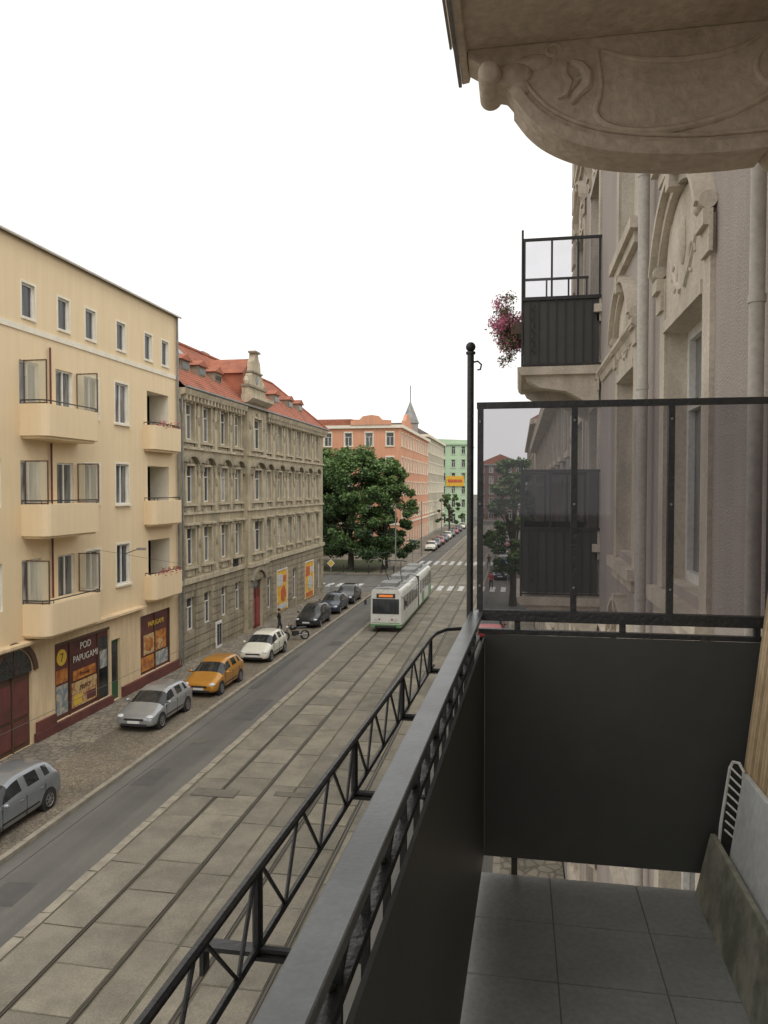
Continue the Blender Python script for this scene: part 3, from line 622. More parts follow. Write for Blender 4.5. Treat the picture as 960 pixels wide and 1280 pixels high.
def console(par,y,zoff,t=.15):
    e=D.objects.new('console',None); COL.objects.link(e); e.parent=par; e.location=(-WX,y,zoff)
    F=lambda s,z,d:(s,d,z); R=crm2
    b=MB(); b.prism(F,prof,0,t,R); b.obj('bracket',e,bevel=.006)
    b=MB(); b.strip(F,[(x-.004,z-.012) for x,z in low],[(x+.014,z+.032) for x,z in low],-.022,t+.02,R)
    b.tube([(x+.03,-.004,z+.062) for x,z in low],.008,R,8); b.obj('rim',e,smooth=True)
    b=MB(); 
    b.tube([(-.115,-.04,1.585),(-.115,t+.03,1.585)],.045,R,20); b.sph((-.115,-.04,1.585),.043,R,16,(1,.5,1))
    b.sph((-.03,-.0,1.585),.06,R,16,(1.3,.45,.75)); b.sph((.05,.005,1.625),.045,R,16,(1.7,.4,.75)); b.sph((.0,0,1.535),.035,R,14,(1.1,.5,1.1))
    def rel(pts,r,d=.0): 
        N=len(pts); b.tube([(x,d,zc(z)) for x,z in pts],[r*(.3+.7*math.sin(math.pi*(.1+.8*i/(N-1)))) for i in range(N)],R,8)
    cart=[(.62+.34*math.cos(rad(a)),1.44+.155*math.sin(rad(a))+.06*math.cos(rad(a))) for a in range(165,385,10)]
    rel([(.285,1.64),(.29,1.58),(.3,1.5)]+[(x,z) for x,z in cart],.015)
    rel([(.3,1.64),(.38,1.60),(.48,1.575),(.6,1.565),(.72,1.575),(.8,1.6),(.86,1.64)],.013)
    rel(scroll(.95,1.5,.12,.02,120,520),.014)
    rel([(.19,1.42),(.215,1.46),(.245,1.49),(.25,1.54),(.225,1.58),(.19,1.6)],.024); rel([(.17,1.6),(.165,1.55),(.185,1.51),(.17,1.46),(.14,1.45)],.018); rel([(.245,1.54),(.21,1.52),(.19,1.48)],.014)
    rel(scroll(.12,1.655,.035,.008,0,400),.009)
    b.obj('carving',e,smooth=True)
    return e
ob=D.objects.new('balcony',None); COL.objects.link(ob); ob.parent=ho; ob.location=(0,0,0)
zf=EYE+1.95; F=lambda s,z,d:(s-WX,d,z)
b=MB(); b.prism(F,[(1.2,zf-.25),(-.2,zf-.25),(-.205,zf-.275),(-.235,zf-.28),(-.245,zf-.2),(-.28,zf-.12),(-.28,zf-.0),(1.2,zf)],-1.2,3.2,crm2)
b.obj('slab',ob,bevel=.004)
b=MB(); b.box(-.29-WX,-.281-WX,-1.22,3.22,zf-.12,zf+.02,zinc); b.box(-.25-WX,-.237-WX,-1.2,3.203,zf-.288,zf-.268,zinc); b.obj('drip_edge',ob)
console(ho,3.0,EYE,.14)
b=MB(); b.box(-.1,0,3.16,3.55,EYE+.9,EYE+1.7,crm); b.obj('wall_moulding',ho)

# ---------------------------------------------------------------- our balcony
FZ=EYE-1.58
ba=D.objects.new('balcony',None); COL.objects.link(ba); ba.parent=ho; ba.location=(-WX,0,0); ba['label']='dark grey panelled balcony with tiled floor and smoked glass screen'
rx=lambda y:-.2375+.0224*y
b=MB(); b.box(-.24,WX,-1.2,3.13,FZ-.25,FZ-.012,crm); b.box(-.2,WX,-1.2,3.12,FZ-.012,FZ-.004,grout)
for x in np.arange(-.2,1.2,.335):
    for y in np.arange(3.12,-1.2,-.335):
        b.box(float(x)+.0025,min(float(x)+.3325,1.2),float(y)-.3325,float(y)-.0025,FZ-.008,FZ,floortile)
b.obj('floor',ba)
b=MB(); z=EYE-.51
def railbar(b,y0,y1,z0,z1,a,c,mat):
    b.hexa([(rx(y)+o,y,zz) for o in (a,c) for y in (y0,y1) for zz in (z0,z1)],mat)
railbar(b,-.8,3.22,z-.01,z,-.027,.027,railpaint); railbar(b,-.8,3.22,z-.028,z-.0105,-.024,-.014,railpaint); railbar(b,-.8,3.22,z-.028,z-.0105,.014,.024,railpaint)
b.obj('handrail',ba,bevel=.003)
b=MB(); railbar(b,-.8,3.18,z-.115,z-.1,-.012,.012,iron); railbar(b,-.8,3.18,EYE-1.5,EYE-1.485,-.012,.012,iron)
y=-.7
k=0
while y<3.12:
    x=rx(y); b.box(x-.006,x+.006,y-.006,y+.006,EYE-1.5,z-.012,iron)
    if k%2==0: b.tube([(x,y+.01,z-.1),(x,y+.15,z-.02)],.005,iron,6)
    else: b.tube([(x,y+.01,z-.02),(x,y+.15,z-.1)],.005,iron,6)
    y+=.16; k+=1
b.obj('iron_railing',ba)
b=MB(); b.hexa([(rx(y)+o,y,zz) for o in (.026,.034) for y in (-.8,3.158) for zz in (EYE-1.53,EYE-.615)],panel); b.obj('side_panel',ba)
YE=3.19
b=MB(); b.box(rx(3.16)+.0345,.97,YE-.03,YE-.022,EYE-1.53,EYE-.6,panel); b.obj('end_panel',ba)
b=MB(); b.box(-.16,1.17,YE-.02,YE+.02,EYE-.545,EYE-.5,iron)
for x in (.0,.42,.93): b.box(x-.012,x+.012,YE-.01,YE+.014,EYE-.6,EYE-.545,iron)
b.box(-.16,1.17,YE-.018,YE+.012,EYE-.60,EYE-.58,iron); b.obj('end_rail',ba,bevel=.002)
b=MB(); b.box(-.02,.005,YE-.012,YE+.012,FZ-.04,EYE-.61,iron); b.obj('end_post',ba)
b=MB(); zt=EYE+.36; zb=EYE-.5
xsn=[-.155,.225,.60,.975,1.16]
b.box(-.17,1.17,YE-.016,YE+.016,zt-.025,zt,iron)
for x in xsn: b.box(x-.012,x+.012,YE-.0155,YE+.0155,zb,zt-.025,iron)
for x in xsn:
    for zz in np.linspace(zb+.1,zt-.08,3): b.sph((x,YE-.018,float(zz)),.006,zinc,6)
b.obj('screen_frame',ba)
for a,c in zip(xsn,xsn[1:]):
    b=MB(); b.poly([(a+.012,YE,zb),(c-.012,YE,zb),(c-.012,YE,zt-.025),(a+.012,YE,zt-.025)],tint); b.obj('glass_pane',ba)
b=MB(); px=-.198; b.tube([(px,YE+.02,FZ-.1),(px,YE+.02,EYE+.57)],.014,iron,10); b.sph((px,YE+.02,EYE+.595),.021,iron,12); b.tube([(px,YE+.02,EYE+.565),(px,YE+.02,EYE+.575)],.02,iron,10)
b.tube([(px,YE+.02,EYE+.53),(px+.03,YE+.02,EYE+.535),(px+.045,YE+.02,EYE+.52),(px+.04,YE+.02,EYE+.50),(px+.028,YE+.02,EYE+.5)],.004,iron,6)
b.obj('corner_post',ba,smooth=True)
qx=lambda y:-.4135+.0305*y
b=MB(); zt=EYE-.568; zb=EYE-.688; f=lambda y,z:(qx(y),y,z)
b.tube([f(-.2,zt),f(2.85,zt),(qx(2.95)+.01,2.95,zt+.004),(qx(3)+.04,3.03,zt+.006),(qx(3)+.09,3.06,zt+.006),(rx(3.1),3.08,zt+.006)],.0075,iron,8)
b.tube([f(-.2,zb),f(2.95,zb)],.006,iron,8)
posts=[-.13,.47,1.07,1.67,2.27,2.87]
for p,q in zip(posts,posts[1:]):
    n=3
    for i in range(n):
        ya=p+(q-p)*i/n; yb=p+(q-p)*(i+1)/n; ym=ya+(yb-ya)*.62
        b.tube([f(ya+.015,zt),f(ym,zb),f(yb-.01,zt)],.0036,iron,6)
for y in posts:
    b.tube([f(y,zt),f(y,zb-.008)],.008,iron,8); b.tube([f(y,zb),(rx(y),y,zb)],.006,iron,6); b.tube([(rx(y),y,zb),(rx(y),y,zb-.1)],.006,iron,6)
    b.hexa([(qx(y)+o,y+yy,zb-.012+zz) for o in (-.01,.045) for yy in (-.012,.012) for zz in (0,.006)],iron)
y=1.07; b.hexa([(qx(y)+o,y+yy,zb-.006+zz) for o in (-.085,0) for yy in (-.012,.012) for zz in (0,.007)],iron); b.hexa([(qx(y)-.088+o,y+yy,zb-.045+zz) for o in (0,.006) for yy in (-.012,.012) for zz in (0,.046)],iron)
b.obj('planter_rack',ba,smooth=True)
# things on the balcony
t=top('stone_slab',(.685,0,FZ),'mottled grey green stone slab leaning at the balcony wall','slab')
b=MB(); b.hexa([(x+(.055 if z>.1 else 0),y,z) for x in (0,.02) for y in (1.5,3.08) for z in (0.002,.25)],marble); b.obj('slab',t,bevel=.003)
t=top('folding_table',(.755,0,FZ),'folded pale tabletop with metal legs leaning upright','table')
b=MB(); b.hexa([(x+(.07 if z>.3 else 0),y,z) for x in (0,.02) for y in (1.5,2.97) for z in (.03,.53)],whiteb); b.obj('tabletop',t,bevel=.004)
b=MB(); b.tube([(-.01,3.03,.03),(.015,3.05,.3),(.045,3.05,.52),(.055,3.045,.545),(.07,3.02,.55),(.078,2.99,.53),(.07,2.985,.3),(.05,2.985,.03)],.006,wframe,8)
for z in np.arange(.28,.54,.035): b.tube([(.013+float(z)*.06,3.05,float(z)),(.06+float(z)*.02,2.985,float(z)-.02)],.004,wframe,6)
b.obj('table_leg',t,smooth=True)
t=top('bamboo_screen',(.80,0,FZ),'bamboo slat screen leaning on the house wall','screen')
b=MB(); y=1.4; k=0
while y<3.06:
    r=random.uniform(.008,.0105); b.tube([(.0,y,.01),(.075,y,.7),(.165,y,1.5)],r,woodm if k%3 else woodd,6); y+=.026; k+=1
for z,x in ((.25,.03),(.75,.083),(1.2,.133)): b.box(x+.005,x+.015,1.4,3.06,z,z+.02,woodd)
b.obj('slats',t,smooth=True)

# ---------------------------------------------------------------- neighbour balconies
def nbal(f,flowers,gm):
    e=D.objects.new('balcony',None); COL.objects.link(e); e.parent=ho; e.location=(-WX,0,f)
    x0,x1,y0,y1=.06,WX,11.7,13.9; T=1.88
    cp=[(x1,-.62),(x1-.25,-.5),(x1-.5,-.36),(x0+.25,-.3),(x0+.08,-.2),(x0+.04,-.12),(x1,-.12)]
    b=MB(); b.prism(lambda s,z,d:(s,d,z),[(x1,-.12),(x0-.02,-.12),(x0-.06,-.08),(x0-.08,0),(x1,0)],y0-.1,y1+.1,crm)
    b.prism(lambda s,z,d:(s,d,z),cp,y0,y0+.25,crm); b.prism(lambda s,z,d:(s,d,z),cp,y1-.25,y1,crm); b.obj('slab',e)
    b=MB()
    b.box(x0+.01,x1-.03,y0+.02,y0+.03,.06,1.0,panel); b.box(x0+.01,x0+.02,y0+.03,y1,.06,1.0,panel); b.box(x0+.01,x1-.03,y1-.03,y1-.02,.06,1.0,panel); b.obj('side_panel',e)
    b=MB()
    for y in (y0,y1): 
        b.box(x0-.02,x1,y-.02,y+.02,1.0,1.05,iron); b.box(x0,x1,y-.015,y+.015,.03,.05,iron); b.box(x0,x1,y-.02,y+.015,T,T+.04,iron)
        for x in np.arange(x0+.1,x1,.13): b.box(float(x)-.007,float(x)+.007,y-.012,y,.05,1.0,iron)
        for x in (x0+.02,x0+.42,x0+.8,x1-.03): b.box(x-.015,x+.015,y-.018,y+.012,1.05,T,iron)
    b.box(x0-.02,x0+.025,y0,y1,1.0,1.05,iron); b.box(x0,x0+.02,y0,y1,1.3,1.32,iron); b.tube([(x0-.01,y0,0),(x0-.01,y0,2.05)],.018,iron,8)
    for i in range(5): b.tube([(x0+.15+.03*math.sin(k*1.3),y0-.03,.2+.15*i+.02*k) for k in range(8)],.008,iron,5)
    b.obj('railing',e)
    b=MB()
    for a,c in ((x0+.035,x0+.405),(x0+.435,x0+.785),(x0+.815,x1-.045)): b.poly([(a,y0,1.05),(c,y0,1.05),(c,y0,T),(a,y0,T)],gm)
    b.obj('glass_pane',e)
    if flowers:
        fp=top('flower_planter',(x0-.12,y0+.35,f+.62),'bushy pink flowers in a box hung on a balcony railing','flowers')
        b=MB(); cl=[(random.gauss(-.12,.1),random.uniform(-.35,1.0),random.gauss(.1,.19)) for _ in range(60)]
        for i in range(7500):
            k=random.randrange(60); c=cl[k]; x=c[0]+random.gauss(0,.05); y=c[1]+random.gauss(0,.08); z=c[2]+random.gauss(0,.055); r=random.uniform(.012,.026)
            q=[Vector((random.gauss(0,1),random.gauss(0,1),random.gauss(0,1))).normalized()*r*1.3 for _ in range(3)]
            b.poly([Vector((x,y,z))+v for v in q],pinkf if (k%3==0 and i%4) or i%4==0 else leafs[(i+k)%3])
        b.obj('blossom',fp)
        b=MB(); b.box(-.06,.1,-.3,.9,-.1,.08,bframe); b.obj('planter_box',fp)
nbal(8.42+3.41,True,tintlt); nbal(8.42-.04,False,tintdk); nbal(8.42-3.55,False,tintlt)

# ---------------------------------------------------------------- cars
def evalmesh(o):
    dg=bpy.context.evaluated_depsgraph_get(); dg.update(); return D.meshes.new_from_object(o.evaluated_get(dg))
def split(me,par,names,by_side=()):
    src=me; groups={}
    for p in src.polygons:
        k=p.material_index; sd=(1 if p.center.x>0 else -1) if k in by_side else 0
        groups.setdefault((k,sd),[]).append(p)
    for (k,sd),ps in groups.items():
        mp={}; v=[]; f=[]
        for p in ps:
            q=[]
            for i in p.vertices:
                if i not in mp: mp[i]=len(v); v.append(src.vertices[i].co[:])
                q.append(mp[i])
            f.append(q)
        m=D.meshes.new(names[k]); m.from_pydata(v,[],f); m.materials.append(src.materials[k]); m.polygons.foreach_set('use_smooth',[True]*len(f)); m.update()
        put(m,names[k],par)
def wheelmesh(r=.31,w=.2):
    t=MB(); t.tube([(-w/2,0,0),(-w/2+.02,0,0),(w/2-.02,0,0),(w/2,0,0)],[r-.03,r,r,r-.03],rubber,24); tm=t.mesh('tyre',smooth=True)
    t=MB(); t.tube([(-w/2-.004,0,0),(w/2+.004,0,0)],r*.64,plastic,20)
    for k in range(7):
        a=2*math.pi*k/7; c,s=math.cos(a),math.sin(a)
        for sg in (-1,1): t.hexa([(sg*(w/2+xx),c*rr_-s*tt,s*rr_+c*tt) for xx in (0,.014) for rr_ in (.02,r*.6) for tt in (-.022,.022)],rimm)
    for sg in (-1,1):
        t.tube([(sg*(w/2+.008),math.cos(i*math.pi/10)*r*.62,math.sin(i*math.pi/10)*r*.62) for i in range(20)],.013,rimm,5,closed=True)
        t.sph((sg*(w/2+.012),0,0),.04,rimm,8,(.4,1,1))
    return tm,t.mesh('rim',smooth=True)
TY,RM=wheelmesh()
cg2=cglass.copy(); cg3=cglass.copy()
def car(name,loc,label,paint,L=4.0,H=1.45,W=.87,cat='car',group='cars parked along the kerb',rot=0):
    e=top(name,loc,label,cat,group,rot)
    k=L/4.0; q=H/1.45
    st=[(0,.32,.5,.56,.80,.7,''),(.07,.22,.60,.68,.93,.8,''),(.42,.19,.74,.82,.985,.84,''),(.98,.18,.86,.95,1,.8,'ws'),(1.72,.18,.93,1.385,1,.69,'w'),(2.18,.18,.94,1.445,1,.70,''),(2.27,.18,.945,1.45,1,.70,'w'),(3.02,.18,.96,1.43,1,.69,''),(3.14,.18,.97,1.42,1,.685,'w'),(3.42,.18,.99,1.385,.99,.67,''),(3.66,.19,1.0,1.33,.98,.65,'rw'),(3.92,.22,.93,.99,.95,.72,''),(4.0,.34,.6,.66,.88,.7,'')]
    b=MB(); P=[]
    for (y,zb,zp,zt,wf,rf,_) in st:
        w=W*wf; r=W*rf; zt*=q; zp*=(q if zp>.8 else 1)
        half=[(.86*w,zb),(.985*w,zb+.1),(w,.5*(zb+zp)+.02),(.985*w,zp-.05),(.93*w,zp+.01),(r,zt-.035),(r*.82,zt),(0,zt+.028)]
        P.append([(x,y*k,z) for x,z in half]+[(-x,y*k,z) for x,z in half[-2::-1]])
    n=len(P[0]); b.v=[p for r in P for p in r]; b.mats=[paint,cglass,cg2,cg3]
    for i in range(len(st)-1):
        t=st[i][6]
        for j in range(n-1):
            mi=0; jj=min(j,n-2-j)
            if t=='w' and jj==4: mi=2
            if t=='ws' and jj>=5: mi=1
            if t=='ws' and jj==4: mi=2
            if t=='rw' and jj>=5: mi=3
            b.f.append((i*n+j,(i+1)*n+j,(i+1)*n+j+1,i*n+j+1)); b.m.append(mi)
        b.f.append((i*n+n-1,(i+1)*n+n-1,(i+1)*n,i*n)); b.m.append(0)
    for i in (0,len(st)-1):
        for j in range(n//2): 
            a,c=i*n+j,i*n+j+1; d,f_=i*n+n-2-j,i*n+n-1-j
            b.f.append((a,c,f_) if c==d else (a,c,d,f_)); b.m.append(0)
    o=b.obj('tmp'); s=o.modifiers.new('s','SUBSURF'); s.levels=2; s.render_levels=2
    me=evalmesh(o); D.objects.remove(o); split(me,e,['body','windscreen','side_window','rear_window'],(2,))
    for yy in (.78*k,L-.74*k):
        for sg in (-1,1):
            w=D.objects.new('wheel',None); COL.objects.link(w); w.parent=e; w.location=(sg*(W-.095),yy,.31); put(TY,'tyre',w); put(RM,'rim',w)
            b=MB(); b.tube([(sg*(W-.3),yy,.33),(sg*(W-.004),yy,.33)],.365,plastic,20); b.obj('wheel_arch',e,smooth=True)
    for sg in (-1,1):
        b=MB(); b.sph((sg*W*.72,.16*k,.63),.13,lampw,12,(1.25,1.15,.62)); b.obj('headlight',e,smooth=True)
        b=MB(); b.sph((sg*W*.8,L-.16*k,.86),.13,lampr,12,(.75,.9,1.25)); b.obj('tail_light',e,smooth=True)
        b=MB(); b.sph((sg*(W+.08),1.25*k,.98),.1,paint,10,(1,.55,.7)); b.tube([(sg*(W-.06),1.25*k,.93),(sg*(W+.06),1.25*k,.96)],.02,plastic,6); b.obj('wing_mirror',e,smooth=True)
        b=MB()
        for ya,yb in ((1.95*k,2.1*k),(2.86*k,3.0*k)): b.box(min(sg*(W-.02),sg*(W+.02)),max(sg*(W-.02),sg*(W+.02)),ya,yb,.8,.825,paint)
        b.obj('door_handle',e)
        b=MB()
        for ya in (1.22*k,2.24*k,3.1*k): b.box(min(sg*(W-.03),sg*(W+.002)),max(sg*(W-.03),sg*(W+.002)),ya-.006,ya+.006,.3,.88,plastic)
        b.box(min(sg*(W-.03),sg*(W+.006)),max(sg*(W-.03),sg*(W+.006)),1.2*k,2.8*k,.42,.47,plastic); b.obj('door_seam',e)
    b=MB(); b.box(-.42,.42,-.012,.1,.5,.58,plastic); b.box(-.55,.55,-.01,.12,.27,.37,plastic); b.obj('grille',e,bevel=.01)
    b=MB(); b.box(-.26,.26,-.03,.0,.39,.49,plate); b.box(-.26,.26,L-.01,L+.02,.55,.65,plate); b.obj('number_plate',e)
    return e
def paint(n,c,m=.4): return M(n,c,.28,metal=m,coat=.6,bscale=4,grain=.05)
silver=paint('silver_paint',(.36,.37,.38),.5); silver2=paint('grey_silver_paint',(.27,.29,.31),.5); orange=paint('orange_paint',(.5,.23,.03),.3); whitep=paint('white_paint',(.68,.66,.56),0.0); blackp=paint('black_paint',(.02,.022,.025),.2); blue=paint('dark_blue_paint',(.03,.045,.07),.3); redp=paint('red_paint',(.35,.03,.03),.2)
KX=-14.75; KZ=.13
car('parked_car',(KX-.3,17.6,KZ),'grey silver hatchback parked on the cobbled kerb strip',silver2,4.2,1.5)
car('parked_car',(KX-.55,28.3,KZ),'silver small hatchback parked facing oncoming traffic',silver,3.95,1.42)
car('parked_car',(KX-.1,33.6,KZ),'metallic orange hatchback parked at the kerb',orange,4.05,1.48)
car('parked_car',(KX,40.8,KZ),'white compact hatchback parked at the kerb',whitep,4.05,1.47)
bc=car('parked_car',(KX,51.8,KZ),'black hatchback parked beside the old tenement',blackp,4.2,1.5)
c2=car('parked_car',(KX,57.9,KZ),'dark blue hatchback parked beside the old tenement',blue,4.1,1.45)
clone(bc,(KX,63.2,KZ),label='dark hatchback parked last before the street crossing')
wc_=car('parked_car',(-13.9,121,.13),'white car parked at the kerb beyond the crossing',whitep,4.1,1.5)
rc=car('parked_car',(-1.75,50,.01),'red hatchback parked by the near kerb',redp,4.0,1.45)
for i,y in enumerate((128,135,142,150,158,168,178,190)):
    clone([bc,rc,c2,wc_][i%4],(-13.9,y,.13),label=['black car','red car','dark blue car','white car'][i%4]+' parked in the row far down the street')
for i,y in enumerate((84,96,104,130)): clone([c2,bc,wc_,rc][i],(-1.9,y,.01),label=['dark blue car','black car','white car','red car'][i]+' parked along the near kerb far off')

# ---------------------------------------------------------------- tram
tm=top('tram',(T1-.15,52,.04),'white articulated tram with green trim on the street track','tram')
tw=M('tram_white',(.7,.7,.65),.35,coat=.3,col2=(.58,.58,.53),scale=.8); tg=M('tram_green',(.13,.3,.12),.4,coat=.2,col2=(.1,.24,.1),scale=2); tgr=M('tram_roof',(.3,.3,.29),.7,col2=(.2,.2,.19),scale=2)
led=M('destination_led',(.75,.22,.04),.5,emit=.35)
RK=.07
def section(y0,y1,nose,back,low,gz):
    W=1.17; b=MB(); st=[]
    if nose: st+= [(y0,.9),(y0+.1,.955),(y0+.4,.99),(y0+1.0,1)]
    else: st+=[(y0,.97),(y0+.1,1)]
    st+=[(y1-.1,1),(y1,.97)] if not back else [(y1-1,1),(y1-.4,.99),(y1-.1,.955),(y1,.9)]
    half=[(.94,.32),(1,.42),(1,.55),(1,1.3),(1,2.3),(.985,2.62),(.93,2.85),(.78,2.98),(.4,3.06),(0,3.08)]
    P=[]
    for y,f in st:
        row=[]
        for x,z in half:
            rk=0
            if nose and y<y0+1: rk=max(0,z-1.25)*RK*(1-(y-y0))
            if back and y>y1-1: rk=-max(0,z-1.25)*RK*(1-(y1-y))
            row.append((x*W*f,y+rk,z))
        P.append(row+[(-x,yy,z) for x,yy,z in row[-2::-1]])
    n=len(P[0]); b.v=[p for r in P for p in r]; b.mats=[tw,tgr,tg,low]
    for i in range(len(st)-1):
        for j in range(n-1):
            jj=min(j,n-2-j); mi=1 if jj>=7 else (2 if jj==1 else (3 if jj==2 else 0))
            b.f.append((i*n+j,(i+1)*n+j,(i+1)*n+j+1,i*n+j+1)); b.m.append(mi)
        b.f.append((i*n+n-1,(i+1)*n+n-1,(i+1)*n,i*n)); b.m.append(1)
    for i in (0,len(st)-1):
        for j in range(n//2):
            a,c=i*n+j,i*n+j+1; d,f_=i*n+n-2-j,i*n+n-1-j
            b.f.append((a,c,f_) if c==d else (a,c,d,f_)); b.m.append(2 if j<=1 else (1 if j>=7 else 0))
    b.obj('body',tm,smooth=True)
section(0,8.6,True,False,tw,0); section(9.4,18,False,True,tw,0)
b=MB()
for y0,y1 in ((11.0,12.4),(15.5,17.7)): b.box(1.165,1.176,y0,y1,.56,1.38,tg); b.box(-1.176,-1.165,y0,y1,.56,1.38,tg)
b.box(1.165,1.176,15.5,17.7,2.44,2.6,tg); b.obj('green_side_panel',tm)
b=MB()
for k in range(8):
    y=8.6+.1*k; r=1.06 if k%2 else 1.14; b.box(-r,r,y,y+.1,.45,2.9+(.04 if k%2==0 else 0),plastic)
b.obj('bellows',tm)
FR=lambda s,z,d:(s,(z-1.25)*RK*(1 if z>1.25 else 0)-d,z)
b=MB(); b.hexa([FR(sx*.94,z,d) for sx in (-1,1) for d in (-.05,.02) for z in (1.28,2.32)],cglass); b.fb(FR,-.02,.02,1.3,2.3,.02,.03,plastic); b.obj('windscreen',tm)
b=MB(); b.hexa([FR(sx*.66,z,d) for sx in (-1,1) for d in (0,.03) for z in (2.38,2.68)],plastic); b.hexa([FR(sx*.5,z,d) for sx in (-1,1) for d in (.03,.045) for z in (2.45,2.61)],led); b.obj('destination_display',tm)
b=MB(); b.fb(FR,-1.0,1.0,.62,.66,0,.012,tg); b.obj('front_stripe',tm)
for sg in (-1,1):
    b=MB(); b.tube([(sg*.7,-.04,.92),(sg*.7,.05,.92)],.11,lampw,14); b.tube([(sg*.45,-.04,.9),(sg*.45,.05,.9)],.06,lampr,12); b.obj('headlight',tm,smooth=True)
b=MB(); b.box(-.75,.75,-.12,.1,.3,.46,plastic); b.cyl((0,-.35,.38),(0,.1,.38),.06,plastic); b.obj('coupler',tm,bevel=.02)
for sg in (-1,1):
    b=MB(); b.tube([(sg*1.05,.1,2.5),(sg*1.4,-.1,2.35),(sg*1.42,-.1,2.15)],.02,plastic,6); b.box(sg*1.42-.08,sg*1.42+.08,-.14,-.08,1.9,2.25,plastic); b.obj('mirror',tm)
for sg in (-1,1):
    for y in (.75,1.9,3.35,4.8,6.25,7.4, 9.8,11.2,12.65,14.1,15.55,16.8):
        L=1.25 if y not in (.75,7.4,9.8,16.8) else .85
        b=MB(); b.box(min(sg*1.15,sg*1.178),max(sg*1.15,sg*1.178),y,y+L,1.42,2.42,cglass); b.box(min(sg*1.15,sg*1.184),max(sg*1.15,sg*1.184),y,y+L,2.08,2.11,plastic); b.obj('side_window',tm)
for y in (2.4,6.6,11.4,15.6):
    for sg in (-1,1):
        b=MB(); b.tube([(sg*.62,y,.3),(sg*.8,y,.3)],.33,railm,18); b.tube([(sg*.62,y+.95,.3),(sg*.8,y+.95,.3)],.33,railm,18); b.box(min(sg*.8,sg*.9),max(sg*.8,sg*.9),y-.2,y+1.15,.22,.4,plastic); b.obj('bogie',tm,smooth=True)
for y,l in ((1.2,1.6),(5.6,2),(10.4,2.4),(14,1.8)):
    b=MB(); b.box(-.6,.6,y,y+l,3.04,3.32,tgr); b.obj('roof_equipment',tm,bevel=.04)
b=MB()
for sg in (-1,1): b.tube([(sg*.5,4.3,3.15),(sg*.55,3.3,3.75),(sg*.4,4.4,4.5)],.03,iron,6); b.tube([(sg*.5,3.8,3.1),(sg*.5,4.8,3.1)],.04,iron,6)
b.tube([(-.85,4.4,4.52),(-.5,4.4,4.6),(.5,4.4,4.6),(.85,4.4,4.52)],.035,iron,6); b.obj('pantograph',tm)

# ---------------------------------------------------------------- motorcycle
mc=top('motorcycle',(-14.9,47.4,.13),'black motorcycle on its stand by the kerb','motorcycle',rot=rad(-55))
for y in (0,1.35):
    b=MB(); b.tube([(0,y+.27*math.cos(a),.3+.27*math.sin(a)) for a in [i*math.pi/10 for i in range(20)]],.05,rubber,8,closed=True)
    b.tube([(0,y+.2*math.cos(a),.3+.2*math.sin(a)) for a in [i*math.pi/10 for i in range(20)]],.015,rimm,6,closed=True)
    for k in range(6): b.cyl((0,y,.3),(0,y+.2*math.cos(k*1.047),.3+.2*math.sin(k*1.047)),.01,rimm,5)
    b.obj('wheel',mc,smooth=True)
b=MB(); 
for sg in (-1,1): b.cyl((sg*.08,0,.3),(sg*.08,.25,.95),.022,rimm,8)
b.tube([(0,.3,.85),(0,.55,.45),(0,.95,.42),(0,1.35,.3)],.035,iron,8); b.box(-.14,.14,.5,.9,.3,.6,plastic); b.sph((0,.55,.82),.2,blackp,12,(.75,1.3,.75)); b.tube([(.1,.6,.3),(.14,1.5,.38)],.04,rimm,8); b.obj('frame',mc,smooth=True)
b=MB(); b.sph((0,1.1,.8),.18,plastic,12,(.8,2.2,.45)); b.obj('seat',mc,smooth=True)
b=MB(); b.tube([(-.36,.36,1.05),(-.15,.28,1.0),(.15,.28,1.0),(.36,.36,1.05)],.018,iron,8); b.obj('handlebar',mc)
b=MB(); b.sph((0,.12,.88),.1,lampw,10); b.obj('headlight',mc,smooth=True)

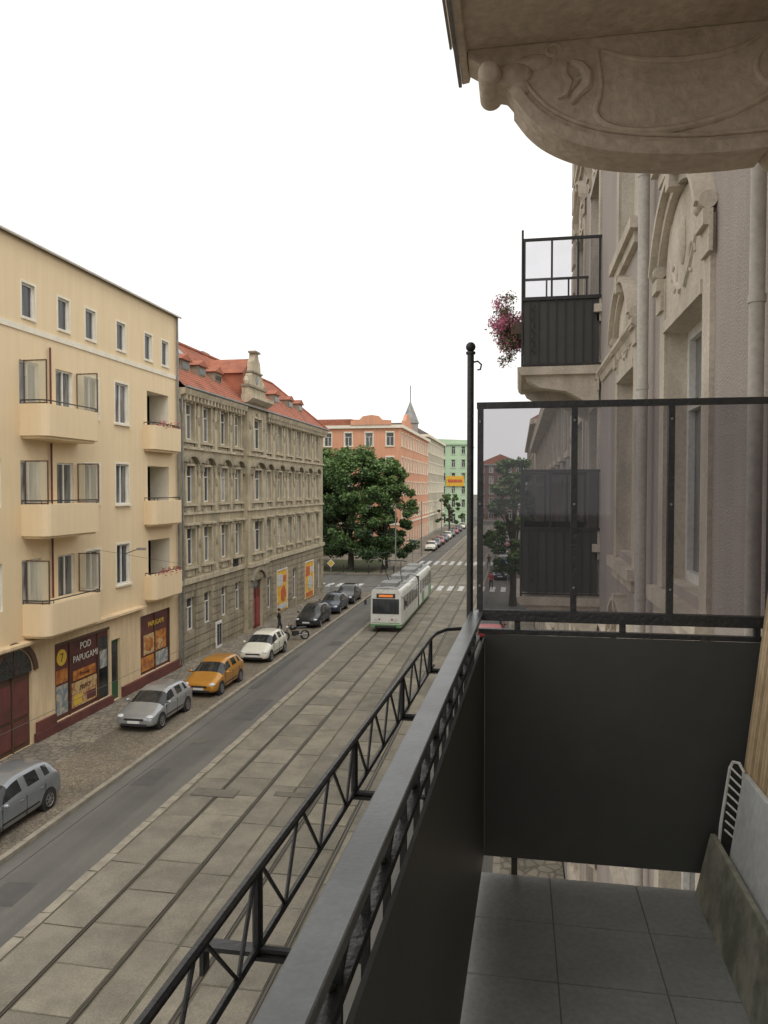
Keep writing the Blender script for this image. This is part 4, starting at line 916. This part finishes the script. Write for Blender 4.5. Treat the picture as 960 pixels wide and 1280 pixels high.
# ---------------------------------------------------------------- trees
def tree(loc,H,R,n_cl,label,seed,leaf=.32,zlow=.28,per=130):
    rnd=random.Random(seed); e=top('tree',loc,label,'tree')
    b=MB(); b.tube([(0,0,-.05),(.05,0,H*.12),(-.05,.08,H*.3),(.1,0,H*.5),(0,0,H*.72)],[.42*H/15,.34*H/15,.27*H/15,.17*H/15,.05],bark,10)
    cl=[]
    for i in range(n_cl):
        a=rnd.uniform(0,2*math.pi); zf=rnd.uniform(zlow,1)
        pf=math.sin(math.pi*min(1,max(0.02,(zf-zlow+.3)/(1-zlow+.36))))**.55
        r=R*pf*math.sqrt(rnd.uniform(.2,1))*rnd.uniform(.86,1.08)
        cl.append((r*math.cos(a),r*math.sin(a),zf*H*.96,rnd.uniform(.5,1.1)*R/4.9))
    for c in cl[:16]:
        z0=H*rnd.uniform(.15,.5); b.tube([(0,0,z0),(c[0]*.45,c[1]*.45,z0+(c[2]-z0)*.6),(c[0]*.95,c[1]*.95,c[2])],[.12*H/15,.07*H/15,.02],bark,6)
    b.obj('trunk',e,smooth=True)
    V=[];Fc=[];Mi=[]
    for (x,y,z,r) in cl:
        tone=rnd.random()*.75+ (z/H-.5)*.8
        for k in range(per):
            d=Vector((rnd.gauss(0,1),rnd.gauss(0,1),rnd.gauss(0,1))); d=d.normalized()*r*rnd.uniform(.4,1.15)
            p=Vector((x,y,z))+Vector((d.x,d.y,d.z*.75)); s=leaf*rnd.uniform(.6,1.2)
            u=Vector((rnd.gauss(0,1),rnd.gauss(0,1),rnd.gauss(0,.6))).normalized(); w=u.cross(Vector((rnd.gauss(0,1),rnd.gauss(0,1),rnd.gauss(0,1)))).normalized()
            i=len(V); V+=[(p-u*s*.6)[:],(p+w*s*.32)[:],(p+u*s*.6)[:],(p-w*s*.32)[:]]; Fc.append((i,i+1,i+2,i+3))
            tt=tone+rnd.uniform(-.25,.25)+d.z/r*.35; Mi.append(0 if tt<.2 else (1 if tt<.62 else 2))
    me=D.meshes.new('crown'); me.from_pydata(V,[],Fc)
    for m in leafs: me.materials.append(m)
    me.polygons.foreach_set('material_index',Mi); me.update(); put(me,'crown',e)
    return e
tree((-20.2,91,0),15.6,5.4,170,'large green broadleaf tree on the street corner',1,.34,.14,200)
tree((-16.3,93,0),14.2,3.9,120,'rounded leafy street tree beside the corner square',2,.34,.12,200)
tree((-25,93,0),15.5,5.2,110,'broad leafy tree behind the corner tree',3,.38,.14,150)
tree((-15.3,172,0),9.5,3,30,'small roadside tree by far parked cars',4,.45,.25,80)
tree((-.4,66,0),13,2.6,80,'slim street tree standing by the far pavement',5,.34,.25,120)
b=MB(); b.poly([(-34,88.5,.14),(-17.2,88.5,.14),(-17.2,104,.14),(-34,104,.14)],M('grass',(.05,.075,.025),.9,col2=(.08,.075,.04),scale=1)); struct(b,'grass')

# ---------------------------------------------------------------- signs, poles, wires
bluem=M('sign_blue',(.03,.12,.45),.4); polem=M('galvanised_pole',(.3,.3,.29),.5,metal=.6)
def sign(loc,label,kind):
    e=top('traffic_sign',loc,label,'sign'); b=MB(); b.tube([(0,0,0),(0,0,3.1)],.035,polem,8); b.obj('pole',e)
    b=MB()
    if kind=='zebra': b.box(-.35,.35,-.06,-.04,2.4,3.1,bluem); b.poly([(-.27,-.063,2.47),(.27,-.063,2.47),(0,-.063,3.0)],letw)
    elif kind=='yellow': b.prism(FS,[(-.4,2.7),(0,2.3),(.4,2.7),(0,3.1)],.04,.06,letw); b.prism(FS,[(-.3,2.7),(0,2.4),(.3,2.7),(0,3.0)],.06,.07,sgy)
    b.obj('sign_face',e)
sign((-18.2,73,.0),'yellow diamond priority sign on a thin pole','yellow'); sign((-1.0,75.6,.0),'blue square pedestrian crossing sign','zebra'); sign((-13.9,101,.13),'blue square pedestrian crossing sign','zebra')
def catpole(x,y):
    e=top('tram_line_pole',(x,y,.1),'tall grey steel pole carrying tram wires','pole','tram wire poles'); b=MB(); b.tube([(0,0,0),(0,0,1),(0,0,8.2)],[.1,.09,.06],polem,10); b.obj('pole',e,smooth=True)
for x,y in ((-14.1,87.8),(-.2,78),(-14.1,112),(-.2,110),(-14.1,142),(-.2,142)): catpole(x,y)
def wire(pts,r,label):
    b=MB(); b.tube(pts,r,wirem,5); o=b.obj('overhead_wire'); o['label']=label; o['category']='wire'; o['group']='tram overhead wires'
for tc in (T1,T2): wire([(tc,y,5.7) for y in (-5,60,120,200)],.005,'thin black tram contact wire above the track')
for y,x0,x1 in ((30.5,-18.4,1.1),(47,-18.4,1.2),(62,-18.4,1.2)): wire([(x0,y,7.4),(-8.7,y+.2,6.0),(-5.5,y+.2,6.0),(x1,y,7.2)],.007,'thin span wire strung across the street')
for y in (87,111,142): wire([(-14.1,y,8.0),(-7,y+.5,6.2),(-.2,y+.5,8.0)],.012,'thin span wire between the tram line poles')
# ---------------------------------------------------------------- people
skin=M('skin',(.45,.28,.2),.6); hairm=M('hair',(.05,.03,.02),.8)
def person(loc,rot,label,shirt,pants,sc=1.0):
    e=top('person',loc,label,'person','pedestrians',rot)
    J={'pel':(0,0,.95,.15),'wst':(0,0,1.1,.13),'ch':(0,.01,1.35,.155),'nk':(0,0,1.5,.055),'hd':(0,-.01,1.62,.1),'ht':(0,0,1.72,.085),
       'hl':(.1,0,.9,.1),'kl':(.11,-.16,.5,.065),'al':(.11,-.12,.1,.045),'tl':(.11,-.28,.04,.035),'hr':(-.1,0,.9,.1),'kr':(-.11,.08,.5,.065),'ar':(-.11,.32,.13,.045),'tr':(-.11,.2,.03,.035),
       'sl':(.2,0,1.42,.065),'el':(.25,.1,1.15,.045),'wl':(.24,.04,.9,.03),'fl':(.24,.0,.81,.028),'sr':(-.2,0,1.42,.065),'er':(-.25,-.06,1.15,.045),'wr':(-.24,-.2,.93,.03),'fr':(-.24,-.25,.85,.028)}
    E=[('pel','wst'),('wst','ch'),('ch','nk'),('nk','hd'),('hd','ht'),('pel','hl'),('hl','kl'),('kl','al'),('al','tl'),('pel','hr'),('hr','kr'),('kr','ar'),('ar','tr'),('ch','sl'),('sl','el'),('el','wl'),('wl','fl'),('ch','sr'),('sr','er'),('er','wr'),('wr','fr')]
    ks=list(J); me=D.meshes.new('body'); me.from_pydata([J[k][:3] for k in ks],[(ks.index(a),ks.index(b_)) for a,b_ in E],[])
    o=D.objects.new('tmp',me); COL.objects.link(o); sm=o.modifiers.new('skin','SKIN'); su=o.modifiers.new('s','SUBSURF'); su.levels=1
    for i,k in enumerate(ks): me.skin_vertices[0].data[i].radius=(J[k][3],J[k][3]*(.75 if k in('pel','wst','ch') else 1))
    me.skin_vertices[0].data[0].use_root=True
    m=evalmesh(o); D.objects.remove(o); m.materials.clear()
    for x in (skin,shirt,pants,plastic): m.materials.append(x)
    for p in m.polygons:
        z=p.center.z; ax=abs(p.center.x); p.use_smooth=True
        p.material_index=0 if z>1.5 or (ax>.19 and z<1.12) else (1 if z>.98 or ax>.19 else (2 if z>.1 else 3))
    put(m,'body',e)
    b=MB(); b.sph((0,.02,1.68),.112,hairm,10,(1,1.05,.95)); b.obj('hair',e,smooth=True); e.scale=(sc,)*3
blk=M('black_cloth',(.03,.03,.035),.9); jean=M('denim',(.05,.07,.12),.9); redc=M('red_cloth',(.35,.05,.05),.9); greyc=M('grey_cloth',(.25,.25,.26),.9)
person((-3.6,97,.04),.3,'person in dark jacket walking over the crossing',blk,jean)
person((-2.6,76,.05),.1,'person in red top walking over the crossing',redc,blk)
person((-3.8,75.4,.05),3.0,'person in grey coat crossing the street',greyc,jean)
person((-16.0,49.6,.13),2.0,'person in black clothes standing beside the motorcycle',blk,blk)
person((-15.6,88.6,.13),1.2,'person in grey top walking under the trees',greyc,blk)
for k in range(6):
    e=top('bollard',(-14.3-k*1.5,87.6,.13),'short dark steel bollard at the square edge','bollard','bollards around the square'); b=MB(); b.tube([(0,0,0),(0,0,.9)],.06,iron,8); b.sph((0,0,.93),.08,iron,8); b.obj('post',e,smooth=True)

# ---------------------------------------------------------------- camera, world, light
cam=D.cameras.new('Camera'); co=D.objects.new('Camera',cam); COL.objects.link(co); S.camera=co
cam.sensor_fit='VERTICAL'; cam.sensor_height=24; cam.lens=24*950/1280; cam.clip_end=3000; cam.clip_start=.03
co.location=(0,0,EYE); co.rotation_euler=(rad(90-1.7),0,rad(10.0))
w=D.worlds.new('World'); S.world=w; w.use_nodes=True; nt=w.node_tree; bg=nt.nodes['Background']
sky=nt.nodes.new('ShaderNodeTexSky'); sky.sky_type='NISHITA'; sky.sun_disc=False; sky.sun_elevation=rad(52); sky.sun_rotation=rad(150); sky.dust_density=3; sky.air_density=1.2
hs=nt.nodes.new('ShaderNodeHueSaturation'); hs.inputs['Saturation'].default_value=.12; nt.links.new(sky.outputs[0],hs.inputs['Color'])
c=_mix(nt,.72,hs.outputs[0],(9.8,9.6,9.25)); nt.links.new(c,bg.inputs['Color']); bg.inputs['Strength'].default_value=.145
ld=D.lights.new('sun','SUN'); ld.energy=.8; ld.angle=rad(25); ld.color=(1,.96,.9); lo=D.objects.new('sun',ld); COL.objects.link(lo)
az=rad(150); el=rad(52); dv=-Vector((math.sin(az)*math.cos(el),math.cos(az)*math.cos(el),math.sin(el))); lo.rotation_euler=dv.to_track_quat('-Z','Y').to_euler()
S.view_settings.view_transform='Standard'; S.view_settings.look='None'; S.view_settings.exposure=0
